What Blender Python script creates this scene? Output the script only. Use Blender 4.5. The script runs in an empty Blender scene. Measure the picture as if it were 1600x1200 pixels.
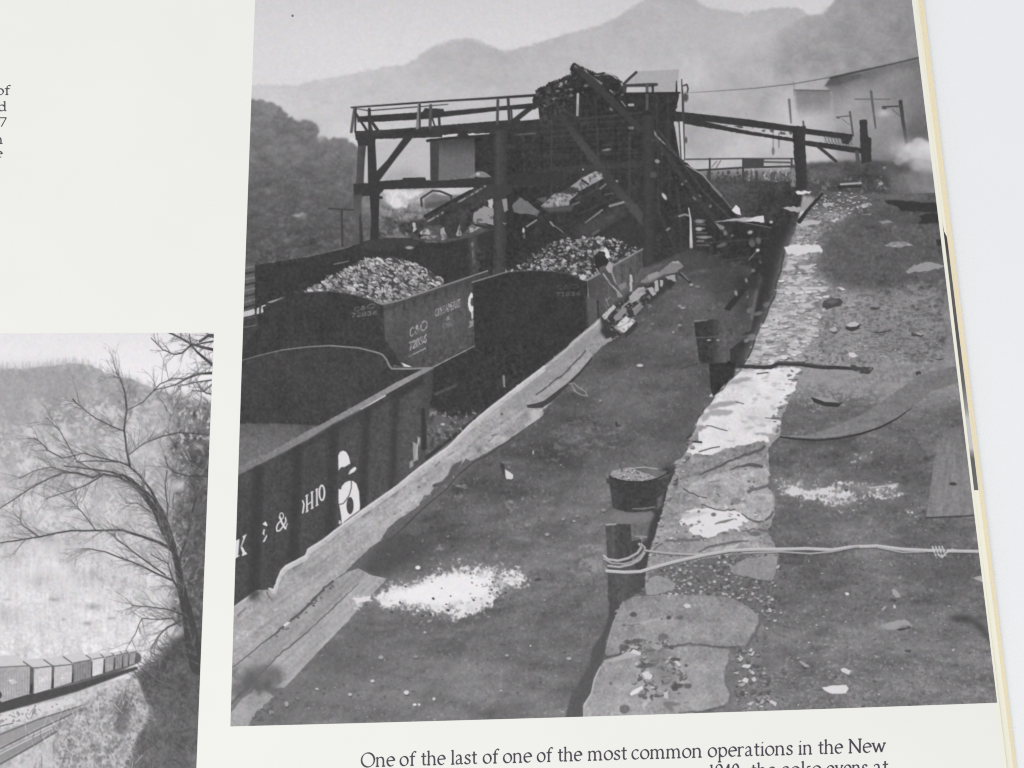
# A corner of an open picture book lying on a white table, seen from above.
# The page is flat and carries two black-and-white halftone prints and a caption; the prints are built
# as mosaics of flat ink areas (one mesh for every thing the print shows), because that is what they are:
# ink on paper.  The book is lit by one lamp and the room's ambient light.
import bpy, math, random
import numpy as np

SC = bpy.context.scene
COL = SC.collection
rng = np.random.default_rng(7)
random.seed(7)

# ------------------------------------------------------------------ camera / page survey
F, CX, CY = 1400.0, 800.0, 600.0           # survey focal length and centre (photo pixels)
TILT = math.radians(11.0)
H_PAGE = 0.0042                             # height of the top page above the table
CAM = np.array([0.0, -0.040, H_PAGE + 0.225])

def ground(px, py, z=H_PAGE):
    """photo survey point -> point on the horizontal plane at height z (metres)"""
    px = np.asarray(px, float); py = np.asarray(py, float)
    x = (px - CX) / F; y = -(py - CY) / F
    c, s = math.cos(TILT), math.sin(TILT)
    dx, dy, dz = x, y * c + s, y * s - c
    t = (z - CAM[2]) / dz
    return CAM[0] + dx * t, CAM[1] + dy * t

# ------------------------------------------------------------------ ink painting on one big sheet
SOFT = .45
LAMP = 22.0
OX, OY, W, H = -64, -64, 1728, 1360
T = np.full((H, W), 214.0, np.float32)      # ink tone, 0 black .. 255 white
R = np.zeros((H, W), np.int16)              # which printed thing a spot of ink belongs to
YY, XX = np.mgrid[0:H, 0:W].astype(np.float32)
XX += OX; YY += OY
REG = []                                    # (name, label, print index)
CUR = [0]

def region(name, label=None, pr=0):
    REG.append((name, label, pr)); CUR[0] = len(REG)
    return len(REG)

_kx = np.fft.rfftfreq(W)[None, :]; _ky = np.fft.fftfreq(H)[:, None]
def gnoise(sx, sy=None, seed=0):
    sy = sx if sy is None else sy
    n = np.random.default_rng(1000 + seed).standard_normal((H, W)).astype(np.float32)
    f = np.fft.rfft2(n) * np.exp(-2 * (math.pi ** 2) * ((sx * _kx) ** 2 + (sy * _ky) ** 2))
    n = np.fft.irfft2(f, s=(H, W)).astype(np.float32)
    return n / n.std()

def rnoise(sl, sw, ang, seed):
    """noise drawn out along a direction (degrees, y down)"""
    n = np.random.default_rng(2000 + seed).standard_normal((H, W)).astype(np.float32)
    c, s = math.cos(math.radians(ang)), math.sin(math.radians(ang))
    f = np.fft.rfft2(n) * np.exp(-2 * (math.pi ** 2) * ((sl * (_kx * c + _ky * s)) ** 2 + (sw * (-_kx * s + _ky * c)) ** 2))
    n = np.fft.irfft2(f, s=(H, W)).astype(np.float32)
    return n / n.std()

def blur(a, s):
    """small separable gaussian"""
    r = max(1, int(3 * s + .5)); k = np.exp(-.5 * (np.arange(-r, r + 1) / s) ** 2); k /= k.sum()
    p = np.pad(a, ((r, r), (r, r)))
    o = sum(k[i] * p[:, i:i + a.shape[1]] for i in range(2 * r + 1))
    return sum(k[i] * o[i:i + a.shape[0]] for i in range(2 * r + 1)).astype(np.float32)

N1 = gnoise(.9, seed=1); N2 = gnoise(2.0, seed=2); N4 = gnoise(4.0, seed=3); N8 = gnoise(8, seed=4)
N20 = gnoise(20, seed=5); N50 = gnoise(50, seed=6)
G2 = gnoise(2.6, 1.2, seed=7); G5 = gnoise(6, 2.2, seed=8); G12 = gnoise(14, 5, seed=9); G30 = gnoise(36, 12, seed=10)
V3 = gnoise(1.2, 9, seed=11)
NB = gnoise(1.3, seed=12)
K14 = rnoise(16, 1.6, -36, 1); K45 = rnoise(14, 1.4, -43, 2); K4 = rnoise(5, 2.2, -30, 3)
_s = NB * .75 + N1 * .66
PEB = np.clip(_s - .9, 0, 3) * 17 - np.clip(-_s - 1.1, 0, 3) * 11          # pebbly cinders: bright grains, dark pits
_s = N2 * .8 + NB * .6
PEB2 = np.clip(_s - .9, 0, 3) * 17 - np.clip(-_s - .9, 0, 3) * 11

def _box(x0, y0, x1, y1):
    ix0 = int(max(0, math.floor(x0 - OX))); iy0 = int(max(0, math.floor(y0 - OY)))
    ix1 = int(min(W, math.ceil(x1 - OX) + 1)); iy1 = int(min(H, math.ceil(y1 - OY) + 1))
    return (ix0, iy0, ix1, iy1) if ix1 > ix0 and iy1 > iy0 else None

def put(b, cov, tone, alpha=1.0, reg=True, thr=.5):
    ix0, iy0, ix1, iy1 = b
    t = T[iy0:iy1, ix0:ix1]
    if callable(tone): tone = tone(XX[iy0:iy1, ix0:ix1], YY[iy0:iy1, ix0:ix1])
    elif isinstance(tone, np.ndarray): tone = tone[iy0:iy1, ix0:ix1]
    a = cov * alpha
    t += (tone - t) * a
    if reg: R[iy0:iy1, ix0:ix1][cov > thr] = CUR[0]

def cover(pts, pad=0):
    p = np.asarray(pts, float)
    b = _box(p[:, 0].min() - pad, p[:, 1].min() - pad, p[:, 0].max() + pad, p[:, 1].max() + pad)
    if b is None: return None, None
    ix0, iy0, ix1, iy1 = b
    w, h = ix1 - ix0, iy1 - iy0
    cov = np.zeros((h, w), np.float32)
    x = np.arange(w, dtype=np.float32) + ix0 + OX - .5
    X0, Y0 = p[:, 0], p[:, 1]; X1, Y1 = np.roll(X0, -1), np.roll(Y0, -1)
    S = 3
    for r in range(h):
        for k in range(S):
            y = iy0 + OY + r - .5 + (k + .5) / S
            m = (Y0 > y) != (Y1 > y)
            if not m.any(): continue
            xs = np.sort(X0[m] + (y - Y0[m]) / (Y1[m] - Y0[m]) * (X1[m] - X0[m]))
            for a, c in zip(xs[0::2], xs[1::2]):
                cov[r] += (np.clip(c - x, 0, 1) - np.clip(a - x, 0, 1))
    return b, cov / S

def poly(pts, tone, soft=0, alpha=1.0, reg=True, rough=0):
    if rough: pts = roughen(pts, rough)
    b, cov = cover(pts, 3 * soft + 1)
    if b is None: return
    if soft: cov = blur(cov, soft)
    put(b, cov, tone, alpha, reg)

def roughen(pts, amp, step=4.0, closed=True):
    out = []; n = len(pts)
    for i in range(n if closed else n - 1):
        (x0, y0), (x1, y1) = pts[i], pts[(i + 1) % n]
        L = math.hypot(x1 - x0, y1 - y0); k = max(1, int(L / step))
        for j in range(k):
            t = j / k
            g = amp if j else amp * .5
            out.append((x0 + (x1 - x0) * t + random.gauss(0, g), y0 + (y1 - y0) * t + random.gauss(0, g)))
    if not closed: out.append(pts[-1])
    return out

def line(pts, w, tone, alpha=1.0, reg=True, soft=0, rough=0):
    if rough: pts = roughen(pts, rough, 5, False)
    p = np.asarray(pts, float); n = len(p)
    ws = np.full(n, w, float) if np.isscalar(w) else np.interp(np.linspace(0, 1, n), np.linspace(0, 1, len(w)), w)
    pad = ws.max() / 2 + 2 + 3 * soft
    b = _box(p[:, 0].min() - pad, p[:, 1].min() - pad, p[:, 0].max() + pad, p[:, 1].max() + pad)
    if b is None: return
    ix0, iy0, ix1, iy1 = b
    cov = np.zeros((iy1 - iy0, ix1 - ix0), np.float32)
    for i in range(n - 1):
        (xa, ya), (xb, yb) = p[i], p[i + 1]
        q = ws[i:i + 2].max() / 2 + 2
        c = _box(min(xa, xb) - q, min(ya, yb) - q, max(xa, xb) + q, max(ya, yb) + q)
        if c is None: continue
        jx0, jy0, jx1, jy1 = c
        X = XX[jy0:jy1, jx0:jx1]; Y = YY[jy0:jy1, jx0:jx1]
        L2 = (xb - xa) ** 2 + (yb - ya) ** 2 + 1e-6
        t = np.clip(((X - xa) * (xb - xa) + (Y - ya) * (yb - ya)) / L2, 0, 1)
        d = np.hypot(X - xa - t * (xb - xa), Y - ya - t * (yb - ya))
        ww = ws[i] + (ws[i + 1] - ws[i]) * t
        k = np.clip(ww / 2 + .5 - d, 0, 1) * np.minimum(1, ww)
        s = cov[jy0 - iy0:jy1 - iy0, jx0 - ix0:jx1 - ix0]
        np.maximum(s, k, out=s)
    if soft: cov = blur(cov, soft)
    put(b, cov, tone, alpha, reg)

def blob(x, y, rx, ry, tone, alpha=1.0, rot=0, reg=False, hard=1.5, power=None):
    """ellipse; power=None: crisp, else a soft gaussian-like puff"""
    m = max(rx, ry) * (1.15 if power is None else 2.6) + 2
    b = _box(x - m, y - m, x + m, y + m)
    if b is None: return
    ix0, iy0, ix1, iy1 = b
    dx = XX[iy0:iy1, ix0:ix1] - x; dy = YY[iy0:iy1, ix0:ix1] - y
    c, s = math.cos(rot), math.sin(rot)
    u = (dx * c + dy * s) / rx; v = (-dx * s + dy * c) / ry
    d = np.sqrt(u * u + v * v)
    cov = np.clip((1 - d) * min(rx, ry) / hard + .5, 0, 1) if power is None else np.exp(-.5 * (d * 1.3) ** power)
    put(b, cov.astype(np.float32), tone, alpha, reg)

def lump(x, y, r, tone, asp=.65, rot=None, dark=55, n=6, shade=True):
    """a stone or piece of coal: irregular outline, a dark lower side"""
    rot = random.uniform(-.5, .5) if rot is None else rot
    c, s = math.cos(rot), math.sin(rot); P = []
    for i in range(n):
        a = (i + random.uniform(-.3, .3)) * 2 * math.pi / n; q = r * random.uniform(.72, 1.15)
        u, v = q * math.cos(a), q * asp * math.sin(a)
        P.append((x + u * c - v * s, y + u * s + v * c))
    if shade: poly([(a + r * .12, b_ + r * asp * .55) for a, b_ in P], dark, reg=False, alpha=.8)
    poly(P, tone, reg=False)

def speckle(pts, tone, amount, noise, soft=0, gain=1.0, alpha=1.0, reg=False):
    """scatter ink through an outline where the noise exceeds a level (amount 0..1 covered)"""
    b, cov = cover(pts, 3 * soft + 1)
    if b is None: return
    if soft: cov = blur(cov, soft)
    ix0, iy0, ix1, iy1 = b
    lv = {.1: 1.28, .2: .84, .3: .52, .4: .25, .5: 0, .6: -.25, .7: -.52, .8: -.84, .9: -1.28}[round(amount, 1)]
    m = np.clip((noise[iy0:iy1, ix0:ix1] - lv - (1 - cov) * 2.5) * gain + .5, 0, 1) * (cov > .01)
    put(b, m.astype(np.float32), tone, alpha, reg)

def tex(pts, arr, soft=2):
    """add a tone pattern inside an outline"""
    b, cov = cover(pts, 3 * soft + 1)
    if b is None: return
    if soft: cov = blur(cov, soft)
    ix0, iy0, ix1, iy1 = b
    T[iy0:iy1, ix0:ix1] += arr[iy0:iy1, ix0:ix1] * cov

def grad(*stops):
    """tone by linear interpolation along an axis: ('x'|'y', (pos,tone), ...)"""
    ax, st = stops[0], stops[1:]
    xs = [s[0] for s in st]; ts = [s[1] for s in st]
    return lambda X, Y: np.interp(X if ax == 'x' else Y, xs, ts).astype(np.float32)

def rect(x0, y0, x1, y1): return [(x0, y0), (x1, y0), (x1, y1), (x0, y1)]

def inside(pts, n, rnd=random):
    """n random points in an outline"""
    p = np.asarray(pts, float); out = []
    x0, y0 = p.min(0); x1, y1 = p.max(0); m = len(p)
    while len(out) < n:
        x, y = rnd.uniform(x0, x1), rnd.uniform(y0, y1); c = False; j = m - 1
        for i in range(m):
            if (p[i, 1] > y) != (p[j, 1] > y) and x < (p[j, 0] - p[i, 0]) * (y - p[i, 1]) / (p[j, 1] - p[i, 1]) + p[i, 0]: c = not c
            j = i
        if c: out.append((x, y))
    return out

# ------------------------------------------------------------------ lettering (broad-nib strokes, x-height = 1)
def arc(cx, cy, rx, ry, a0, a1, n=14):
    return [(cx + rx * math.cos(math.radians(a0 + (a1 - a0) * i / n)), cy + ry * math.sin(math.radians(a0 + (a1 - a0) * i / n))) for i in range(n + 1)]
def srf(x, y, w=.16): return [(x - w, y), (x + w, y)]
GL = {   # advance width, strokes
 'a': (.98, [[(.14, .78), (.24, .93), (.42, .98), (.58, .9), (.64, .72), (.64, .12), (.72, .02), (.86, .06)], [(.64, .58), (.4, .5), (.18, .38), (.13, .2), (.22, .04), (.38, .02), (.55, .1), (.64, .24)]]),
 'c': (.92, [arc(.5, .5, .4, .49, 50, 318, 18)]),
 'd': (1.16, [arc(.5, .48, .38, .47, 25, 335, 18), [(.86, 1.5), (.86, .06)], [(.7, 1.42), (.86, 1.5)], [(.86, .04), (1.02, .03)]]),
 'e': (.98, [[(.12, .56), (.86, .6)], arc(.5, .5, .4, .49, 10, 312, 20)]),
 'f': (.82, [[(.78, 1.38), (.66, 1.48), (.5, 1.42), (.37, 1.22), (.34, 1.0), (.34, .03)], [(.1, .94), (.66, .96)], srf(.34, .02)]),
 'h': (1.2, [[(.22, 1.5), (.22, .03)], [(.06, 1.42), (.22, 1.5)], srf(.22, .02), [(.22, .74), (.42, .93), (.64, .97), (.8, .88), (.88, .66), (.88, .03)], srf(.9, .02)]),
 'i': (.52, [[(.26, .97), (.26, .03)], [(.08, .88), (.26, .97)], srf(.26, .02), [(.25, 1.38), (.29, 1.34)]]),
 'k': (1.1, [[(.22, 1.5), (.22, .03)], [(.06, 1.42), (.22, 1.5)], srf(.22, .02), [(.24, .45), (.8, .95)], [(.42, .58), (.86, .04), (1.04, .03)], srf(.82, .95, .14)]),
 'l': (.52, [[(.26, 1.5), (.26, .03)], [(.08, 1.42), (.26, 1.5)], srf(.26, .02)]),
 'm': (1.74, [[(.22, .97), (.22, .03)], [(.06, .88), (.22, .97)], srf(.22, .02), [(.22, .74), (.42, .93), (.6, .97), (.74, .88), (.82, .66), (.82, .03)], srf(.83, .02), [(.82, .74), (1.02, .93), (1.2, .97), (1.34, .88), (1.42, .66), (1.42, .03)], srf(1.44, .02)]),
 'n': (1.2, [[(.22, .97), (.22, .03)], [(.06, .88), (.22, .97)], srf(.22, .02), [(.22, .74), (.42, .93), (.64, .97), (.8, .88), (.88, .66), (.88, .03)], srf(.9, .02)]),
 'o': (1.08, [arc(.54, .49, .42, .48, 0, 360, 24)]),
 'p': (1.16, [[(.24, .97), (.24, -.52)], [(.06, .88), (.24, .97)], srf(.24, -.54), arc(.6, .49, .38, .48, 158, -155, 20)]),
 'r': (.8, [[(.22, .97), (.22, .03)], [(.06, .88), (.22, .97)], srf(.22, .02), [(.22, .7), (.38, .9), (.56, .98), (.7, .9)]]),
 's': (.82, [[(.68, .8), (.56, .95), (.38, .97), (.22, .88), (.18, .72), (.28, .6), (.52, .46), (.66, .34), (.67, .16), (.54, .03), (.34, .01), (.16, .08), (.12, .22)]]),
 't': (.7, [[(.32, 1.26), (.32, .2), (.38, .05), (.5, .02), (.64, .08)], [(.08, .92), (.62, .95)]]),
 'v': (1.06, [[(.16, .94), (.52, .03)], [(.52, .03), (.88, .94)], srf(.16, .95, .15), srf(.88, .95, .13)]),
 'w': (1.5, [[(.14, .94), (.46, .03)], [(.46, .03), (.76, .92)], [(.76, .92), (1.04, .03)], [(1.04, .03), (1.36, .94)], srf(.14, .95, .14), srf(1.36, .95, .13)]),
 'O': (1.62, [arc(.81, .72, .7, .74, 0, 360, 30)]),
 'N': (1.56, [[(.26, 1.4), (.26, .03)], [(.1, 1.44), (.26, 1.4)], [(.24, 1.42), (1.26, .03)], [(1.28, 1.44), (1.28, .0)], srf(.26, .02), srf(1.28, 1.44)]),
 '1': (.8, [[(.4, 1.42), (.4, .03)], [(.2, 1.3), (.4, 1.42)], srf(.4, .02)]),
 '9': (1.0, [arc(.5, .98, .36, .44, 0, 360, 20), [(.86, .98), (.78, .5), (.5, .14), (.22, .02)]]),
 '4': (1.0, [[(.66, 1.42), (.66, .03)], [(.64, 1.4), (.1, .45)], [(.1, .45), (.92, .45)]]),
 '0': (1.0, [arc(.5, .71, .38, .72, 0, 360, 24)]),
 '7': (1.0, [[(.12, 1.38), (.88, 1.38)], [(.88, 1.36), (.38, .0)]]),
 ',': (.5, [[(.24, .12), (.26, .0), (.16, -.2)]]),
 ' ': (.5, []),
 # plain capitals and figures for the stencilled lettering (cap height 1.4)
 'C': (1.1, [arc(.58, .7, .44, .7, 45, 315, 16)]),
 'H': (1.2, [[(.2, 0), (.2, 1.4)], [(.95, 0), (.95, 1.4)], [(.2, .7), (.95, .7)]]),
 'E': (1.0, [[(.2, 0), (.2, 1.4)], [(.2, 1.36), (.85, 1.36)], [(.2, .7), (.7, .7)], [(.2, .03), (.85, .03)]]),
 'S': (1.0, [[(.8, 1.15), (.6, 1.38), (.3, 1.36), (.16, 1.1), (.3, .82), (.66, .6), (.82, .32), (.68, .04), (.34, .02), (.14, .24)]]),
 'A': (1.2, [[(.1, 0), (.58, 1.4)], [(.58, 1.4), (1.06, 0)], [(.3, .5), (.86, .5)]]),
 'I': (.6, [[(.3, 0), (.3, 1.4)]]),
 'P': (1.0, [[(.2, 0), (.2, 1.4)], [(.2, 1.38), (.62, 1.36), (.82, 1.08), (.64, .74), (.2, .7)]]),
 'K': (1.1, [[(.2, 0), (.2, 1.4)], [(.9, 1.4), (.22, .6)], [(.42, .82), (.98, 0)]]),
 '&': (1.3, [[(1.1, .1), (.4, 1.0), (.36, 1.26), (.56, 1.4), (.74, 1.24), (.66, 1.0), (.24, .6), (.16, .3), (.36, .02), (.68, .1), (1.0, .6)]]),
 '2': (1.0, [[(.16, 1.1), (.34, 1.38), (.66, 1.36), (.82, 1.08), (.7, .76), (.14, .04), (.86, .04)]]),
 '8': (1.0, [arc(.5, 1.06, .3, .33, 0, 360, 16), arc(.5, .37, .37, .37, 0, 360, 16)]),
 '3': (1.0, [[(.16, 1.2), (.4, 1.4), (.72, 1.28), (.76, .98), (.42, .74), (.78, .56), (.82, .22), (.5, 0), (.16, .16)]]),
 '6': (1.0, [[(.78, 1.34), (.42, 1.1), (.18, .6), (.2, .2), (.5, 0), (.8, .2), (.78, .56), (.5, .74), (.22, .54)]]),
 '5': (1.0, [[(.8, 1.36), (.26, 1.36), (.2, .8), (.6, .84), (.82, .5), (.7, .1), (.36, .0), (.14, .18)]]),
}
def letters(text, p0, p1, h, w, tone, alpha=1.0, shear=None, reg=False):
    """stencil text on the print from baseline p0 to p1, cap height h (vertical)"""
    adv = sum(GL[c][0] for c in text); x = 0
    (ax, ay), (bx, by) = p0, p1
    for c in text:
        a, st = GL[c]
        for s in st:
            line([(ax + (bx - ax) * (x + u) / adv, ay + (by - ay) * (x + u) / adv - v / 1.4 * h) for u, v in s], w, tone, alpha, reg)
        x += a
# ================================================================== MAIN PRINT: the coal-loading yard
# ---- sky and hills
region('sky', 'pale overcast sky of the large print', 1)
poly(rect(340, -64, 1600, 1160), grad('y', (-60, 207), (0, 208), (60, 214), (110, 216), (400, 216)))
tex(rect(340, -64, 1600, 500), N50 * 1.2, 0)

region('hill', 'pale far wooded ridge under the sky', 1)
ridge = [(380, 133), (440, 134), (465, 135), (490, 128), (530, 122), (560, 115), (600, 107), (632, 103), (648, 95), (655, 86),
         (670, 78), (690, 69), (710, 63), (735, 61), (755, 67), (775, 77), (790, 81), (803, 79), (830, 72), (860, 62),
         (885, 55), (910, 48), (940, 40), (958, 31), (975, 22), (985, 14), (1000, 4), (1012, -4), (1030, -14), (1078, -12), (1090, 4),
         (1105, 14), (1130, 18), (1160, 22), (1190, 15), (1230, 10), (1250, 14), (1262, 22), (1280, 30), (1440, 40)]
def hilltone(X, Y):
    a = np.interp(X, [380, 480, 640, 720, 900, 1050, 1300], [200, 199, 190, 182, 184, 178, 182]).astype(np.float32)
    yr = np.interp(X, [p[0] for p in ridge], [p[1] for p in ridge]).astype(np.float32)
    return a + np.clip((Y - yr) / 110, 0, 1) * np.interp(X, [380, 700, 1000, 1200], [2, 10, 12, 14])
poly(roughen(ridge, 1.3, 3, False) + [(1500, 330), (380, 330)], hilltone, soft=1.3)
tex(ridge + [(1500, 330), (380, 330)], N4 * 1.3 + N20 * 1.6 + G12 * 1.2, 3)

region('hill', 'darker smoky hillside at the upper right of the large print', 1)
rh = [(1166, 78), (1172, 68), (1200, 60), (1215, 50), (1232, 42), (1246, 30), (1262, 24), (1283, 22), (1292, 14), (1302, 3), (1312, -14), (1330, -64), (1600, -64), (1600, 330), (1130, 330), (1140, 200)]
poly(roughen(rh[:10], 1.3, 4, False) + rh[10:], lambda X, Y: np.interp(X + .35 * Y, [1170, 1250, 1330, 1420, 1480], [186, 166, 158, 146, 138]).astype(np.float32) + np.clip((Y - 60) / 160, 0, 1) * 14, soft=1.6)
tex(rh, N8 * 2.2 + N4 * 2 + N2 * 1.2 + N20 * 2.5, 4)
CUR[0] -= 0

def crowns(outline, n, r0, r1_, amp, dark, alpha):
    """tree crowns on a slope: each a soft clump, lighter above and darker below"""
    for x, y in sorted(inside(outline, n, r1), key=lambda p: p[1]):
        ix, iy = int(x - OX), int(y - OY); t = float(T[iy, ix]); r = r1.uniform(r0, r1_)
        blob(x, y + r * .55, r * .9, r * .5, t - dark, alpha, 0, power=2); blob(x - r * .1, y - r * .1, r * .75, r * .55, t + amp * r1.uniform(.3, 1.4), alpha, r1.uniform(-.4, .4), power=2)
r1 = random.Random(21)
crowns([(1180, 80), (1240, 44), (1300, 8), (1320, -40), (1440, -40), (1455, 200), (1300, 190), (1200, 150)], 420, 3, 8, 5, 6, .5)
crowns(ridge[1:] + [(1180, 110), (900, 120), (640, 170), (420, 170)], 620, 2.5, 7, 2.5, 4, .5)
for x, y in zip(np.linspace(395, 1165, 200), np.interp(np.linspace(395, 1165, 200), [p[0] for p in ridge], [p[1] for p in ridge])): blob(x, y + r1.uniform(-1.5, 2), r1.uniform(1.5, 3.5), r1.uniform(1.5, 3), float(np.interp(x, [390, 640, 800, 1100], [198, 188, 182, 180])) - 3, .5, 0, power=2)
# mist and coke smoke lying over the hills
for x, y, rx, ry, t, a, r in [(1085, 30, 45, 28, 190, .5, .3), (1180, 70, 46, 30, 192, .55, -.5), (1060, 60, 60, 30, 186, .5, 0), (1010, 130, 50, 30, 196, .4, 0), (1150, 60, 40, 26, 192, .5, -.6),
                              (1100, 190, 34, 44, 168, .75, .5), (1100, 222, 40, 30, 160, .75, .5), (1180, 150, 44, 26, 168, .6, .7), (1215, 185, 80, 26, 198, .8, -.62), (1180, 232, 60, 20, 200, .8, -.5),
                              (1260, 240, 60, 14, 198, .6, 0), (1300, 175, 50, 24, 180, .6, -.4), (1320, 200, 50, 22, 192, .5, 0), (1150, 140, 60, 26, 182, .5, -.2)]:
    blob(x, y, rx, ry, t, a, r, power=2)

region('wooded_hillside', 'dark summer woodland behind the pale trestle legs', 1)
wood = [(380, 156), (412, 155), (416, 161), (430, 163), (438, 166), (445, 175), (455, 183), (465, 190), (478, 189), (490, 191), (498, 199),
        (497, 210), (504, 214), (515, 219), (524, 215), (538, 216), (550, 222), (560, 230), (566, 258), (570, 288), (588, 297), (606, 318), (622, 326), (640, 318), (655, 312), (690, 306), (780, 300),
        (780, 420), (380, 500)]
poly(roughen(wood[:23], 1.6, 4, False) + wood[23:], lambda X, Y: np.interp(Y - .10 * (X - 400), [145, 190, 250, 330, 400], [124, 119, 112, 98, 86]).astype(np.float32), soft=1.5)
poly([(566, 222), (568, 292), (592, 300), (604, 318), (660, 318), (680, 290), (680, 214)], 188, soft=2)
poly([(560, 230), (566, 292), (594, 300), (604, 270), (640, 262), (680, 292), (680, 330), (560, 330)], 150, soft=5, alpha=.5)
tex(wood, N8 * 3.6 + N4 * 2.4 + N2 * 1.6 + NB * 1.2 + N20 * 2.5, 4)
speckle([(388, 270), (560, 270), (690, 325), (690, 380), (388, 420)], 118, .2, N4 * .6 + NB * .8, 6, .5, .4)
speckle([(388, 250), (560, 260), (560, 380), (388, 420)], 70, .3, N8 * .8 + N2 * .5, 6, .4, .4)
poly([(597, 297), (664, 298), (655, 306), (638, 312), (628, 322), (615, 326), (604, 314)], 212, soft=1.6, rough=1)
for x, y, rx, ry, t in [(468, 336, 9, 3, 168), (440, 352, 5, 3, 118), (477, 363, 5, 2, 120), (605, 333, 9, 6, 150), (655, 325, 16, 7, 138), (632, 317, 6, 8, 205), (640, 340, 20, 8, 140)]: blob(x, y, rx, ry, t, .8, -.1, hard=3)
tex(rect(590, 300, 700, 380), NB * 6 + N4 * 5, 4)

crowns([(390, 165), (412, 160), (445, 180), (490, 196), (545, 222), (560, 290), (600, 330), (640, 400), (388, 420)], 420, 3.5, 9, 11, 11, .5)
crowns([(388, 330), (560, 320), (600, 370), (388, 410)], 130, 2, 5, 16, 14, .5)
region('utility_pole', 'short pole with a flat crossbar before the woodland', 1)
line([(513, 326), (553, 328)], 2.6, 68); line([(534, 328), (535, 384)], 3.2, 66)

# ---- buildings, poles and steam at the right
region('shed', 'smoke-veiled shed with a long sloping roof edge', 1)
poly([(1290, 134), (1300, 122), (1345, 113), (1435, 91), (1475, 84), (1480, 330), (1310, 262), (1300, 145)], lambda X, Y: np.interp(Y, [95, 150, 200, 260], [118, 126, 134, 118]).astype(np.float32), soft=1.2, alpha=.9)
poly([(1288, 135), (1299, 121), (1345, 114), (1400, 100), (1440, 91), (1440, 102), (1380, 116), (1340, 128), (1308, 137)], 106, soft=2.5, alpha=.75); poly([(1288, 135), (1299, 121), (1345, 116), (1346, 121), (1310, 133)], 92, soft=1)
line([(1298, 122), (1345, 111), (1390, 101), (1440, 89)], [4, 3.4, 3, 2.6], 80)
region('shed', 'lower smoke-veiled shed beside the sloping roof', 1)
poly([(1241, 141), (1296, 142), (1300, 150), (1296, 178), (1247, 186), (1243, 150)], lambda X, Y: np.interp(Y, [140, 150, 168, 186], [118, 134, 146, 172]).astype(np.float32), soft=1.5)
line([(1240, 141), (1296, 142)], 2.5, 104); line([(1240, 128), (1241, 150)], 2, 150)
poly(rect(1243, 150, 1296, 168), 126, soft=5, alpha=.6)
region('steam', 'white steam drifting from the coke ovens', 1)
for x, y, rx, ry, t, a, r in [(1325, 168, 40, 20, 178, .75, -.5), (1370, 145, 36, 24, 150, .5, 0), (1290, 195, 60, 20, 188, .8, 0), (1345, 215, 45, 30, 152, .8, .2), (1395, 200, 30, 24, 150, .6, 0), (1440, 195, 24, 34, 104, .8, .2), (1425, 150, 22, 20, 126, .5, 0),
                              (1385, 240, 34, 22, 140, .8, 0), (1275, 238, 26, 12, 196, .9, 0), (1310, 242, 30, 10, 176, .7, 0), (1240, 235, 50, 16, 196, .5, 0), (1403, 120, 26, 16, 150, .5, -.2)]:
    blob(x, y, rx, ry, t, a, r, reg=True, power=2)
tex(rect(1060, 80, 1490, 300), N8 * 1.6 + N20 * 2.5 + N4 * 1.2, 10)

region('cable', 'thin overhead cable sagging between the sheds', 1)
line([(1075, 145), (1110, 143), (1180, 138), (1240, 131), (1280, 124), (1296, 121)], [.8, 1.2, 1.8, 2, 2], 118)
region('utility_pole', 'faint pole with a wide crossarm standing in the steam', 1)
line([(1361, 143), (1363, 160), (1368, 200)], [4, 4, 2.6], 98); line([(1336, 155), (1390, 155)], 2, 110)
region('street_lamp', 'dark lamp post whose bracket arm points left', 1)
line([(1407, 159), (1411, 190), (1417, 226)], [6, 5.5, 5], 66); line([(1379, 167), (1406, 166)], 2.8, 80); line([(1394, 171), (1407, 182)], 1.6, 100); blob(1382, 169, 4, 2.4, 76)
blob(1381, 177, 9, 5, 198, .8, power=2)
region('street_lamp', 'slim lamp post behind the end of the conveyor', 1)
line([(1328, 175), (1330, 190), (1333, 212)], 3, 92); line([(1307, 183), (1328, 181)], 2, 104); line([(1316, 186), (1327, 195)], 1.3, 118); blob(1310, 184, 3, 1.6, 96)
region('utility_pole', 'short blurred post rising behind the conveyor', 1)
line([(1233, 156), (1236, 192)], [4, 2.5], 112, soft=.5); line([(1208, 205), (1208, 242)], 1.6, 132); blob(1208, 236, 2.4, 6, 120); line([(1217, 208), (1217, 230)], 1.8, 120)

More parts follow.
